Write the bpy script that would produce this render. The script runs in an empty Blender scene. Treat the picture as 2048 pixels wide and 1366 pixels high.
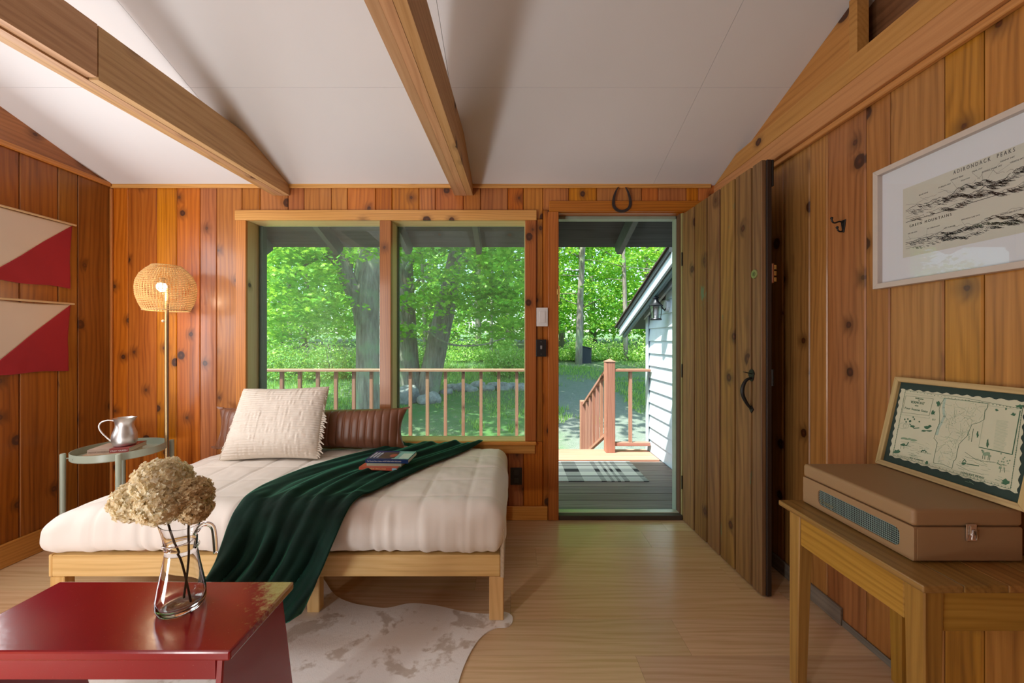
import bpy, bmesh, math, random
import numpy as np
from mathutils import Vector, Matrix, Euler
random.seed(7); np.random.seed(7)
SC = bpy.context.scene
COL = SC.collection
# ---------------------------------------------------------------- camera
H = 1.2023                       # eye height above the cabin floor
K = 767.0                        # focal length in pixels of a 2048 px wide frame
cam = bpy.data.cameras.new('camera'); cam.sensor_width = 36; cam.lens = K*36/2048; cam.clip_start = .05; cam.clip_end = 300
camo = bpy.data.objects.new('camera', cam); COL.objects.link(camo)
camo.location = (0, 0, H); camo.rotation_euler = (math.radians(90), 0, 0)
SC.camera = camo
# ---------------------------------------------------------------- light and exposure
SC.view_settings.view_transform = 'Standard'; SC.view_settings.look = 'None'
SC.view_settings.exposure = 0.14; SC.view_settings.gamma = 1.0; SC.view_settings.use_curve_mapping = False
SC.cycles.use_denoising = True; SC.cycles.max_bounces = 9; SC.cycles.transparent_max_bounces = 16
SC.cycles.sample_clamp_indirect = 6; SC.cycles.caustics_reflective = False; SC.cycles.caustics_refractive = False
world = bpy.data.worlds.new('World'); SC.world = world; world.use_nodes = True
wn = world.node_tree; wn.nodes.clear()
sky = wn.nodes.new('ShaderNodeTexSky'); sky.sky_type = 'NISHITA'; sky.sun_disc = False
sky.sun_elevation = math.radians(62); sky.sun_rotation = math.radians(234); sky.dust_density = 2.0
bg = wn.nodes.new('ShaderNodeBackground'); bg.inputs['Strength'].default_value = .6
wo = wn.nodes.new('ShaderNodeOutputWorld')
wn.links.new(sky.outputs[0], bg.inputs[0]); wn.links.new(bg.outputs[0], wo.inputs[0])
def lamp(name, kind, loc, direction, energy, color=(1,1,1), size=(1,1), angle=None):
    l = bpy.data.lights.new(name, kind); l.energy = energy; l.color = color
    if kind == 'AREA':
        l.shape = 'RECTANGLE'; l.size, l.size_y = size
    if kind == 'SUN': l.angle = math.radians(angle)
    if kind == 'POINT': l.shadow_soft_size = size[0]
    o = bpy.data.objects.new(name, l); COL.objects.link(o); o.location = loc
    o.rotation_euler = Vector(direction).to_track_quat('-Z', 'Y').to_euler()
    return o
lamp('sun', 'SUN', (0,0,20), (.43,.32,-1), 11.5, (1,.96,.88), angle=.6)
# indoor area lamps, added to light the room; no windows are modelled for them
lamp('rear_fill_light', 'AREA', (.85,-2.1,1.25), (-.6,1,0), 1.5, (.95,.98,1), (.95,1.8))  # added weak fill in front of the solid rear wall
lamp('rear_left_light', 'AREA', (-2.16,-1.2,1.3), (.42,1,-.02), 25, (1,.97,.93), (.22,1.75))  # added narrow fill lamp, its reflection falling behind the mullion
lamp('side_key_light', 'AREA', (-2.69,1.68,1.2), (1,-.1,-.08), 27, (.96,.98,1), (.58,1.7))  # strong area lamp from the left; the wall here has no opening
lamp('bounce_fill_light', 'AREA', (-2.2,-.3,.12), (.10,.25,1), 50, (.97,.98,1), (.55,.7))  # added lamp near the floor, standing in for light bounced onto the ceiling
# ---------------------------------------------------------------- helpers
def fx(px, d=2.59): return (px-1024)*d/K
def fz(py, d=2.59): return H+(683-py)*d/K
OFF = {}
def link(o, parent=None):
    COL.objects.link(o)
    if parent is not None: o.parent = parent
    return o
def tag(o, label=None, cat=None, group=None, kind=None):
    if label: o['label'] = label
    if cat: o['category'] = cat
    if group: o['group'] = group
    if kind: o['kind'] = kind
    return o
def thing(name, label, cat, loc=(0,0,0), rot=(0,0,0), group=None):
    o = bpy.data.objects.new(name, None); COL.objects.link(o); o.empty_display_size = .05
    o.location = loc; o.rotation_euler = rot; OFF[o] = Vector((0,0,0))
    return tag(o, label, cat, group)
class MB:
    """collects faces in the local space of the thing"""
    def __init__(s): s.v = []; s.f = []; s.uv = None
    def add(s, vs, fs):
        n = len(s.v); s.v += [tuple(map(float, p)) for p in vs]; s.f += [tuple(i+n for i in f) for f in fs]; return s
    def hexa(s, p):   # p: 4 bottom, 4 top, counterclockwise
        return s.add(p, [(3,2,1,0),(4,5,6,7),(0,1,5,4),(1,2,6,5),(2,3,7,6),(3,0,4,7)])
    def box(s, x0,x1,y0,y1,z0,z1):
        return s.hexa([(x0,y0,z0),(x1,y0,z0),(x1,y1,z0),(x0,y1,z0),(x0,y0,z1),(x1,y0,z1),(x1,y1,z1),(x0,y1,z1)])
    def tube(s, path, r, seg=8, cap=True, flat=None):
        P = [Vector(p) for p in path]; n = len(P)
        R = r if hasattr(r, '__len__') else [r]*n
        T = [(P[min(i+1,n-1)]-P[max(i-1,0)]).normalized() for i in range(n)]
        up = Vector((0,0,1)) if abs(T[0].z) < .9 else Vector((1,0,0))
        u = T[0].cross(up).normalized(); vs = []
        for i in range(n):
            u = (u-T[i]*u.dot(T[i])).normalized(); w = T[i].cross(u)
            for k in range(seg):
                a = 2*math.pi*k/seg
                vs.append(P[i]+u*math.cos(a)*R[i]+w*math.sin(a)*R[i]*(flat or 1))
        fs = [(i*seg+k, i*seg+(k+1)%seg, (i+1)*seg+(k+1)%seg, (i+1)*seg+k) for i in range(n-1) for k in range(seg)]
        if cap: fs += [tuple(reversed(range(seg))), tuple(range((n-1)*seg, n*seg))]
        return s.add(vs, fs)
    def lathe(s, prof, c=(0,0,0), seg=32, closed=False):
        vs = []; m = len(prof)
        for r, z in prof:
            for k in range(seg):
                a = 2*math.pi*k/seg; vs.append((c[0]+r*math.cos(a), c[1]+r*math.sin(a), c[2]+z))
        fs = [(i*seg+k, i*seg+(k+1)%seg, ((i+1)%m)*seg+(k+1)%seg, ((i+1)%m)*seg+k) for i in range(m if closed else m-1) for k in range(seg)]
        if not closed:
            if prof[0][0] > 1e-5: fs.append(tuple(reversed(range(seg))))
            if prof[-1][0] > 1e-5: fs.append(tuple(range((m-1)*seg, m*seg)))
        return s.add(vs, fs)
    def prism(s, poly, fn, d0, d1):   # poly 2d, fn(u,v,d)->3d
        n = len(poly)
        vs = [fn(u,v,d0) for u,v in poly]+[fn(u,v,d1) for u,v in poly]
        return s.add(vs, [tuple(range(n)), tuple(reversed(range(n,2*n)))]+[(i,n+i,n+(i+1)%n,(i+1)%n) for i in range(n)])
    def grid(s, G):   # G[i][j] points
        n, m = len(G), len(G[0])
        return s.add([p for r in G for p in r], [(i*m+j, i*m+j+1, (i+1)*m+j+1, (i+1)*m+j) for i in range(n-1) for j in range(m-1)])
    def ball(s, c, r, seg=12, rings=8):
        r = r if hasattr(r,'__len__') else (r,r,r)
        vs = [(c[0]+r[0]*math.sin(math.pi*i/rings)*math.cos(2*math.pi*k/seg), c[1]+r[1]*math.sin(math.pi*i/rings)*math.sin(2*math.pi*k/seg), c[2]-r[2]*math.cos(math.pi*i/rings)) for i in range(1,rings) for k in range(seg)]
        b = len(vs); vs += [(c[0],c[1],c[2]-r[2]),(c[0],c[1],c[2]+r[2])]
        fs = [(i*seg+k, i*seg+(k+1)%seg, (i+1)*seg+(k+1)%seg, (i+1)*seg+k) for i in range(rings-2) for k in range(seg)]
        fs += [(b, (k+1)%seg, k) for k in range(seg)]+[(b+1, (rings-2)*seg+k, (rings-2)*seg+(k+1)%seg) for k in range(seg)]
        return s.add(vs, fs)
    def build(s, name, mat, parent=None, smooth=None, bevel=0, seg=1, label=None, kind=None, solid=0, subd=0, world=False):
        V = np.array(s.v); c = Vector(((V.min(0)+V.max(0))/2).tolist())
        me = bpy.data.meshes.new(name); me.from_pydata((V-np.array(c)).tolist(), [], s.f); me.update()
        bm = bmesh.new(); bm.from_mesh(me)
        if len(bm.faces) < 60000 and not solid: bmesh.ops.recalc_face_normals(bm, faces=bm.faces)
        bm.to_mesh(me); bm.free()
        me.materials.append(mat)
        o = bpy.data.objects.new(name, me); link(o, parent)
        o.location = c-(OFF.get(parent) or Vector((0,0,0))) if parent else c
        OFF[o] = c
        if smooth is not None:
            for p in me.polygons: p.use_smooth = True
            if smooth < 180: me.set_sharp_from_angle(angle=math.radians(smooth))
        if solid:
            m = o.modifiers.new('solid','SOLIDIFY'); m.thickness = solid; m.offset = 0
        if bevel:
            m = o.modifiers.new('bevel','BEVEL'); m.width = bevel; m.segments = seg; m.limit_method = 'ANGLE'
        if subd:
            m = o.modifiers.new('sub','SUBSURF'); m.levels = subd; m.render_levels = subd
        if label: o['label'] = label
        if kind: o['kind'] = kind
        return o
def bx(name, mat, parent, *b, **k): return MB().box(*b).build(name, mat, parent, **k)
def npmesh(name, V, F, mat, parent=None, kind=None, smooth=False):
    """V (n,3), F (m,k): fast mesh from arrays"""
    me = bpy.data.meshes.new(name); n, m, k = len(V), len(F), F.shape[1]
    me.vertices.add(n); me.vertices.foreach_set('co', V.astype(np.float32).ravel())
    me.loops.add(m*k); me.loops.foreach_set('vertex_index', F.astype(np.int32).ravel())
    me.polygons.add(m); me.polygons.foreach_set('loop_start', np.arange(0, m*k, k, dtype=np.int32))
    if smooth: me.polygons.foreach_set('use_smooth', np.ones(m, dtype=bool))
    me.update(calc_edges=True); me.materials.append(mat)
    o = bpy.data.objects.new(name, me); link(o, parent)
    if kind: o['kind'] = kind
    return o
def rbox(x0,x1,y0,y1,z0,z1,r,step=.01):
    """rounded box as vertex array and quads, with function space positions"""
    lo = np.array([x0,y0,z0]); hi = np.array([x1,y1,z1]); V = []; F = []
    def axis(a,b,):
        n = max(2,int((b-a)/step)); core = np.linspace(a+r,b-r,max(2,n)); t = (1-np.cos(np.linspace(0,math.pi/2,5)))*r*1.0
        e = np.tan(np.linspace(0,math.pi/4,5))*r
        return np.concatenate([(a+r-e[::-1])[:-1], core, (b-r+e)[1:]])
    A = [axis(lo[i],hi[i]) for i in range(3)]
    for ax in range(3):
        u,v = [(1,2),(2,0),(0,1)][ax]
        for side in (0,1):
            U,W = np.meshgrid(A[u],A[v],indexing='ij'); P = np.zeros(U.shape+(3,)); P[...,u]=U; P[...,v]=W; P[...,ax]=(lo,hi)[side][ax]
            n,m = U.shape; base = sum(len(x) for x in V); V.append(P.reshape(-1,3))
            idx = np.arange(n*m).reshape(n,m)+base
            q = np.stack([idx[:-1,:-1],idx[1:,:-1],idx[1:,1:],idx[:-1,1:]],-1).reshape(-1,4)
            F.append(q if side else q[:,::-1])
    V = np.concatenate(V); F = np.concatenate(F)
    C = np.clip(V, lo+r, hi-r); D = V-C; L = np.linalg.norm(D,axis=1,keepdims=True); N = D/np.maximum(L,1e-9)
    V = C+N*r
    key = np.round(V*20000).astype(np.int64); _, ia, inv = np.unique(key, axis=0, return_index=True, return_inverse=True)
    return V[ia], inv.reshape(-1)[F], N[ia]
def vnoise(x, y, seed=0):
    xi, yi = np.floor(x).astype(int), np.floor(y).astype(int); xf, yf = x-xi, y-yi
    def h(a,b): 
        t = np.sin(a*127.1+b*311.7+seed*74.7)*43758.5453; return t-np.floor(t)
    u, v = xf*xf*(3-2*xf), yf*yf*(3-2*yf)
    return (h(xi,yi)*(1-u)+h(xi+1,yi)*u)*(1-v)+(h(xi,yi+1)*(1-u)+h(xi+1,yi+1)*u)*v
# ---------------------------------------------------------------- materials
class T:
    def __init__(s, name):
        s.m = bpy.data.materials.new(name); s.m.use_nodes = True; s.nt = s.m.node_tree; s.nt.nodes.clear()
        s.out = s.nt.nodes.new('ShaderNodeOutputMaterial')
    def n(s, t, ins=None, out=0, **at):
        nd = s.nt.nodes.new('ShaderNode'+t)
        for k, v in at.items(): setattr(nd, k, v)
        for k, v in (ins or {}).items(): s.set(nd.inputs[k], v)
        return nd.outputs[out] if out is not None else nd
    def set(s, sock, v):
        if isinstance(v, bpy.types.NodeSocket): s.nt.links.new(v, sock)
        else:
            if sock.type == 'RGBA' and len(v) == 3: v = (*v, 1)
            sock.default_value = v
    def M(s, op, a, b=None, c=None, clamp=False):
        d = {0:a}
        if b is not None: d[1] = b
        if c is not None: d[2] = c
        return s.n('Math', d, operation=op, use_clamp=clamp)
    def V(s, op, a, b=None):
        nd = s.nt.nodes.new('ShaderNodeVectorMath'); nd.operation = op; s.set(nd.inputs[0], a)
        if op == 'SCALE': s.set(nd.inputs['Scale'], b)
        elif b is not None: s.set(nd.inputs[1], b)
        return nd.outputs[0]
    def ramp(s, f, stops, interp='LINEAR'):
        nd = s.nt.nodes.new('ShaderNodeValToRGB'); s.nt.links.new(f, nd.inputs[0]); cr = nd.color_ramp; cr.interpolation = interp
        while len(cr.elements) < len(stops): cr.elements.new(.5)
        for e, (p, c) in zip(cr.elements, stops): e.position = p; e.color = (*c, 1) if len(c) == 3 else c
        return nd.outputs[0]
    def mix(s, f, a, b, blend='MIX'):
        nd = s.nt.nodes.new('ShaderNodeMix'); nd.data_type = 'RGBA'; nd.blend_type = blend
        s.set(nd.inputs[0], f); s.set(nd.inputs[6], a); s.set(nd.inputs[7], b); return nd.outputs[2]
    def smooth(s, v, a, b):  # 0 below a, 1 above b (a may exceed b)
        nd = s.nt.nodes.new('ShaderNodeMapRange'); nd.interpolation_type = 'SMOOTHSTEP'
        s.set(nd.inputs[0], v); inv = (not isinstance(a, bpy.types.NodeSocket)) and (not isinstance(b, bpy.types.NodeSocket)) and a > b
        s.set(nd.inputs[1], b if inv else a); s.set(nd.inputs[2], a if inv else b)
        s.set(nd.inputs[3], 1. if inv else 0.); s.set(nd.inputs[4], 0. if inv else 1.); return nd.outputs[0]
    def noise(s, v, scale=1., detail=2., rough=.5, dist=0., out=0):
        return s.n('TexNoise', {'Vector':v,'Scale':scale,'Detail':detail,'Roughness':rough,'Distortion':dist}, out=out)
    def obj(s, rnd=True):
        c = s.n('TexCoord', out=3)
        if rnd: c = s.V('ADD', c, s.V('SCALE', (7.1,13.3,9.7), s.n('ObjectInfo', out=5)))
        return c
    def bsdf(s, color, rough=.5, bump=None, bstr=.3, bdist=.002, coat=0, metal=0, sheen=0, extra=None):
        d = {'Base Color':color,'Roughness':rough,'Metallic':metal}
        if coat: d['Coat Weight'] = coat; d['Coat Roughness'] = .12
        if sheen: d['Sheen Weight'] = sheen
        if bump is not None: d['Normal'] = s.n('Bump', {'Height':bump,'Strength':bstr,'Distance':bdist})
        d.update(extra or {})
        o = s.n('BsdfPrincipled', d); s.nt.links.new(o, s.out.inputs[0]); return s.m
def plain(name, col, rough=.5, metal=0, nscale=40, var=.08, bstr=.1, coat=0, sheen=0):
    t = T(name); c = t.obj(False); n = t.noise(c, nscale, 3)
    a = tuple(x*(1-var) for x in col); b = tuple(min(1,x*(1+var)) for x in col)
    return t.bsdf(t.mix(n, a, b), rough, bump=n, bstr=bstr, metal=metal, coat=coat, sheen=sheen)
def wood(name, dark, mid, light, axis='Z', knots=.5, ks=4.6, rough=.38, coat=.15, bump=.15, spread=.22, ringf=70, knotcol=(.05,.014,.004), fiber=.35, knotr=1.0, wear=None):
    t = T(name); c = t.n('TexCoord', out=3); rnd = t.n('ObjectInfo', out=5)
    sp = t.n('SeparateXYZ', {0:c}, out=None)
    x, y, z = sp.outputs[0], sp.outputs[1], sp.outputs[2]
    if axis == 'X': x, z = z, x
    if axis == 'Y': y, z = z, y
    P = t.n('CombineXYZ', {0:t.M('MULTIPLY_ADD', rnd, 17.3, x), 1:t.M('MULTIPLY_ADD', rnd, 31.7, y), 2:t.M('MULTIPLY_ADD', rnd, 53.1, z)})
    low = t.noise(t.V('MULTIPLY', P, (4,4,.55)), 1, 3, .6)
    ringf = ringf*3.4
    psx = t.n('SeparateXYZ', {0:P}, out=None)
    vor = t.n('TexVoronoi', {'Vector':t.n('CombineXYZ', {0:t.M('ADD', psx.outputs[0], psx.outputs[1]), 1:t.M('MULTIPLY', psx.outputs[2], .85)}), 'Scale':ks}, out=None, voronoi_dimensions='2D')
    kd = t.M('DIVIDE', vor.outputs[0], ks)
    cs = t.n('SeparateColor', {0:vor.outputs[1]}, out=None)
    act = t.M('GREATER_THAN', cs.outputs[0], 1-knots)
    kr = t.M('MULTIPLY_ADD', t.M('POWER', cs.outputs[1], 1.7), .018*knotr, .004*knotr)
    core = t.M('MULTIPLY', act, t.M('SUBTRACT', 1., t.smooth(t.M('ADD', kd, t.M('MULTIPLY', t.M('SUBTRACT', t.noise(P, 60, 2), .5), .008)), kr, t.M('ADD', kr, .006))))
    halo = t.M('MULTIPLY', act, t.smooth(kd, .055, .0))
    sx = t.n('SeparateXYZ', {0:P}, out=None)
    rc = t.M('ADD', t.M('MULTIPLY_ADD', sx.outputs[0], float(ringf), t.M('MULTIPLY', low, 42.)), t.M('MULTIPLY_ADD', sx.outputs[1], float(ringf), t.M('MULTIPLY', halo, 6.)))
    s = t.M('MULTIPLY_ADD', t.M('SINE', rc), .5, .5); s = t.M('POWER', s, 1.6)
    strk = t.noise(t.V('MULTIPLY', P, (38,38,.9)), 1, 3, .55)
    fib = t.noise(t.V('MULTIPLY', P, (150,150,3.5)), 1, 3, .6)
    fac = t.M('ADD', t.M('ADD', t.M('MULTIPLY', s, .11), t.M('MULTIPLY', fib, fiber*.85)), t.M('ADD', t.M('MULTIPLY', low, .22), t.M('MULTIPLY', strk, .34)))
    col = t.ramp(fac, [(.30,light),(.50,mid),(.70,dark)])
    col = t.n('HueSaturation', {'Hue':t.M('MULTIPLY_ADD', t.M('FRACT', t.M('MULTIPLY', rnd, 7.7)), .018, .491), 'Saturation':t.M('MULTIPLY_ADD', rnd, .12, .94),
              'Value':t.M('MULTIPLY_ADD', t.M('FRACT', t.M('MULTIPLY', rnd, 3.3)), spread*2, 1-spread), 'Fac':1., 'Color':col})
    col = t.mix(t.M('MULTIPLY', halo, .7), col, tuple(x*.42 for x in dark))
    if wear:
        wcol, wsc, wth = wear
        w = t.smooth(t.noise(t.V('MULTIPLY', P, (wsc,wsc,wsc*.35)), 1, 4, .6), wth, wth+.06); col = t.mix(w, col, wcol)
    col = t.mix(t.M('MULTIPLY', core, .96), col, t.mix(t.M('MULTIPLY', t.smooth(kd, .0, .012), 1.), tuple(min(1,x*2.2) for x in knotcol), knotcol))
    return t.bsdf(col, rough, bump=t.M('SUBTRACT', fac, t.M('MULTIPLY', core, .4)), bstr=bump, bdist=.0015, coat=coat)
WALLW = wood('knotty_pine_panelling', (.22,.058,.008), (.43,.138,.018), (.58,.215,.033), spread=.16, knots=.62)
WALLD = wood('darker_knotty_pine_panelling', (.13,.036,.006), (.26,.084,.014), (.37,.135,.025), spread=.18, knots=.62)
WALLR = wood('weathered_knotty_pine_panelling', (.17,.06,.011), (.34,.135,.026), (.46,.20,.046), spread=.2, knots=.5)
TRIMZ = wood('pine_trim_upright', (.27,.085,.015), (.45,.17,.032), (.55,.23,.05), knots=.3, ringf=110)
TRIMX = wood('pine_trim_level', (.34,.12,.022), (.54,.24,.055), (.63,.31,.085), axis='X', knots=.15, ringf=110)
TRIMY = wood('pine_trim_lengthwise', (.27,.09,.018), (.45,.18,.036), (.55,.24,.06), axis='Y', knots=.2, ringf=110)
PALEZ = wood('pale_pine_jamb', (.55,.38,.14), (.74,.56,.27), (.80,.64,.34), knots=.1, ringf=110, coat=0)
PALEX = wood('pale_pine_jamb_level', (.55,.38,.14), (.74,.56,.27), (.80,.64,.34), axis='X', knots=.1, ringf=110, coat=0)
BEAM = wood('rafter_beam_pine', (.34,.165,.07), (.52,.29,.13), (.62,.37,.19), axis='Y', knots=.5, ks=3.6, ringf=60, rough=.6, coat=0, spread=.08)
BEAMO = wood('ledger_beam_pine', (.30,.125,.03), (.46,.215,.06), (.54,.27,.085), axis='Y', knots=.5, ks=3.6, ringf=60, rough=.5, coat=0, spread=.08)
FLOORW = wood('oak_laminate', (.60,.385,.205), (.72,.495,.30), (.79,.565,.36), axis='X', knots=0, ringf=60, rough=.27, coat=.12, bump=.06, spread=.05, fiber=.5)
BEDW = wood('pale_bed_pine', (.55,.30,.09), (.74,.46,.17), (.82,.55,.24), axis='X', knots=.45, ks=3.4, ringf=60, rough=.45, coat=0, spread=.04, knotcol=(.22,.08,.02), knotr=.8)
BEDZ = wood('pale_bed_pine_upright', (.55,.30,.09), (.74,.46,.17), (.82,.55,.24), knots=.1, ringf=60, rough=.45, coat=0, spread=.04)
TABY = wood('old_varnished_pine', (.15,.07,.018), (.29,.145,.036), (.40,.22,.065), axis='Y', knots=.1, ringf=80, rough=.42, spread=.12)
TABZ = wood('old_varnished_pine_leg', (.20,.09,.014), (.37,.19,.028), (.47,.26,.05), knots=.1, ringf=80, rough=.42, spread=.1)
TABX = wood('old_varnished_pine_rail', (.20,.09,.014), (.37,.19,.028), (.47,.26,.05), axis='X', knots=.1, ringf=80, rough=.42, spread=.1)
DOORW = wood('weathered_door_board', (.095,.042,.014), (.19,.092,.029), (.31,.165,.052), knots=.2, ringf=40, rough=.62, coat=0, bump=.5, spread=.22, wear=((.10,.15,.075), 9, .665))
DOORE = wood('door_back_batten', (.10,.03,.008), (.2,.065,.018), (.28,.1,.03), axis='Z', knots=.1, rough=.5)
GABLE = plain('dark_recess_wood', (.12,.055,.025), .8)
CEIL = plain('painted_ceiling_board', (.71,.705,.71), .85, nscale=6, var=.02, bstr=.05)
DARKG = plain('dark_green_paint', (.035,.06,.045), .5)
PALEG = plain('pale_green_painted_trim', (.30,.38,.30), .5, nscale=12, var=.2)
# ================================================================ the room shell
def struct(name, **k):
    o = bpy.data.objects.new(name, None); COL.objects.link(o); OFF[o] = Vector((0,0,0)); o['kind'] = 'structure'; return o
YB = 2.59; XL = -2.705; XR = 1.40; YR = -2.2
def ceil(y): return H+1.054+.34*(YB-y) if y > .2 else H+1.054+.34*(YB-.2)-.34*(.2-y)
# --- back wall
core = MB()
for b in ((XL-.12,fx(494),0,H+1.12),(fx(494),fx(1052),0,fz(884)),(fx(494),fx(1052),fz(440),H+1.12),(fx(1052),fx(1116),0,H+1.12),(fx(1116),fx(1362),fz(424),H+1.12),(fx(1362),XR+.14,0,H+1.12)):
    core.box(b[0],b[1],YB+.02,YB+.095,b[2],b[3])
wb = core.build('wall_back', GABLE); wb['kind'] = 'structure'
seams = [221,256,313,353,400,433,484,520,576,608,663,695,751,784,838,871,927,961,1016,1047,1086,1138,1194,1284,1317,1373,1397,1440]
WX0,WX1,WZ0,WZ1 = fx(490),fx(1056),fz(884),fz(438)
DX0,DX1,DZ1 = fx(1112),fx(1366),fz(420)
for a, b in zip(seams[:-1], seams[1:]):
    x0, x1 = fx(a), fx(b); segs = [(x0, x1, 0, H+1.06)]
    def cut(segs, cx0, cx1, cz0, cz1):
        out = []
        for (p,q,r,s) in segs:
            if q <= cx0+.002 or p >= cx1-.002: out.append((p,q,r,s)); continue
            if p < cx0: out.append((p,cx0,max(r,cz0),min(s,cz1)))
            if q > cx1: out.append((cx1,q,max(r,cz0),min(s,cz1)))
            if cz0 > r: out.append((p,q,r,cz0))
            if cz1 < s: out.append((p,q,cz1,s))
        return out
    segs = cut(cut(segs, WX0,WX1,WZ0,WZ1), DX0,DX1,-.01,DZ1)
    for (p,q,r,s) in segs:
        if q-p > .004 and s-r > .01: bx('plank', WALLW, wb, p+.0012,q-.0012,YB,YB+.02,r,s, bevel=.004)
t1 = struct('trim_1')
bx('moulding', TRIMX, t1, XL+.002,XR-.06,YB-.014,YB-.001,fz(377),fz(368), bevel=.003)
t2 = struct('trim_2'); bx('moulding', TRIMZ, t2, XL+.001,XL+.016,YB-.016,YB-.001,.1,fz(378), bevel=.003)
bb = struct('baseboard_back')
bx('board', TRIMX, bb, fx(230),fx(1095),YB-.016,YB-.001,.001,.094, bevel=.003)
# --- left wall
wl = MB().box(XL-.12,XL-.02,YR,YB+.095,0,H+1.12).build('wall_left', GABLE); wl['kind'] = 'structure'
ys = [YB, 2.39, 2.286, 2.107]
while ys[-1] > YR: ys.append(ys[-1]-(.105 if len(ys)%2 else .182))
for a, b in zip(ys[1:], ys[:-1]):
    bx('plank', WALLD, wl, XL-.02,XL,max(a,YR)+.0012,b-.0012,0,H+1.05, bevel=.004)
bl = struct('baseboard_left'); bx('board', TRIMY, bl, XL+.001,XL+.016,YR,YB-.018,.001,.128, bevel=.003)
t3 = struct('trim_3'); bx('moulding', TRIMY, t3, XL+.001,XL+.018,YR,YB-.018,H+1.037,H+1.066, bevel=.003)
def gable(name, x0, x1, ya, yb, z0, mat, parent):   # board whose top follows the ceiling
    m = MB(); yy = [v for v in (ya, .2, yb) if ya <= v <= yb]; yy = sorted(set(yy))
    for p, q in zip(yy[:-1], yy[1:]):
        m.hexa([(x0,p,z0),(x1,p,z0),(x1,q,z0),(x0,q,z0),(x0,p,max(z0+.001,ceil(p)-.004)),(x1,p,max(z0+.001,ceil(p)-.004)),(x1,q,max(z0+.001,ceil(q)-.004)),(x0,q,max(z0+.001,ceil(q)-.004))])
    return m.build(name, mat, parent)
gable('gable_board', XL-.02, XL-.002, YR, YB-.03, H+1.067, wood('gable_board_pine', (.2,.075,.016), (.33,.135,.03), (.42,.18,.045), axis='Y', knots=.6), wl)
# --- right wall
wr = MB().box(XR+.02,XR+.14,YR,YB+.095,0,H+.95).build('wall_right', GABLE); wr['kind'] = 'structure'
gable('wall_core', XR+.101, XR+.14, YR, YB+.09, H+.95, GABLE, wr)
ys = [YB,2.41,2.30,2.12,1.981,1.805,1.704,1.519,1.422,1.244,1.14,.962,.858]
while ys[-1] > YR: ys.append(ys[-1]-(.182 if len(ys)%2 else .105))
for a, b in zip(ys[1:], ys[:-1]):
    bx('plank', WALLR, wr, XR,XR+.02,max(a,YR)+.0012,b-.0012,0,H+.935, bevel=.004)
br = struct('baseboard_right')
bx('board', wood('worn_grey_board', (.16,.13,.1), (.27,.22,.17), (.34,.29,.22), axis='Y', knots=0, rough=.7, coat=0), br, XR-.013,XR-.001,1.62,2.5,.001,.075, bevel=.002)
bx('board', wood('worn_grey_strip', (.10,.085,.07), (.19,.16,.13), (.26,.22,.17), axis='Y', knots=0, rough=.7, coat=0), br, XR-.009,XR-.001,YR,1.618,.001,.028, bevel=.002)
t4 = struct('trim_4'); bx('moulding', TRIMY, t4, XR-.022,XR-.001,YR,YB-.03,H+.918,H+.945, bevel=.003)
lb = struct('trim_5')
bx('ledger_board', BEAMO, lb, XR-.038,XR+.1,YR,YB-.001,H+.946,H+1.046, bevel=.002)
m = MB(); yk = YB-(1.142-1.054)/.34
m.hexa([(XR-.038,YR,H+1.047),(XR+.1,YR,H+1.047),(XR+.1,YB-.001,H+1.047),(XR-.038,YB-.001,H+1.047),(XR-.038,YR,H+1.142),(XR+.1,YR,H+1.142),(XR+.1,yk,H+1.142),(XR-.038,yk,H+1.142)])
m.build('ledger_board', BEAMO, lb, bevel=.002)
gable('gable_board', XR+.0, XR+.03, 1.574, 2.33, H+1.143, BEAMO, lb)
MB().box(XR-.02,XR+.03,1.535,1.572,H+1.143,ceil(1.56)-.01).build('stud', BEAMO, lb, bevel=.002)
gable('recess_panel', XR+.085, XR+.1, YR, 1.60, H+1.143, wood('recess_board', (.10,.04,.012), (.18,.08,.028), (.24,.11,.04), axis='Y', knots=.3), lb)
# --- rear wall behind the camera, solid
wre = MB()
wre.box(XL-.12,XR+.14,YR-.12,YR,0,H+1.12)
wre.build('wall_rear', WALLD)['kind'] = 'structure'
# --- ceiling boards
ce = struct('ceiling')
cx = [XL-.15, -1.62, -.31, .95, XR+.13]; cy = [YB+.02, 1.93, .71, .2]
for a, b in zip(cx[:-1], cx[1:]):
    for p, q in zip(cy[1:], cy[:-1]):
        g = .0009; x0,x1,y0,y1 = a+g,b-g,p+g,q-g
        MB().hexa([(x0,y0,ceil(y0)),(x1,y0,ceil(y0)),(x1,y1,ceil(y1)),(x0,y1,ceil(y1)),(x0,y0,ceil(y0)+.012),(x1,y0,ceil(y0)+.012),(x1,y1,ceil(y1)+.012),(x0,y1,ceil(y1)+.012)]).build('ceiling_panel', CEIL, ce)
    x0,x1,y0,y1 = a+g,b-g,YR-.1,.199
    MB().hexa([(x0,y0,ceil(y0)),(x1,y0,ceil(y0)),(x1,y1,ceil(y1)),(x0,y1,ceil(y1)),(x0,y0,ceil(y0)+.012),(x1,y0,ceil(y0)+.012),(x1,y1,ceil(y1)+.012),(x0,y1,ceil(y1)+.012)]).build('ceiling_panel', CEIL, ce)
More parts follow.
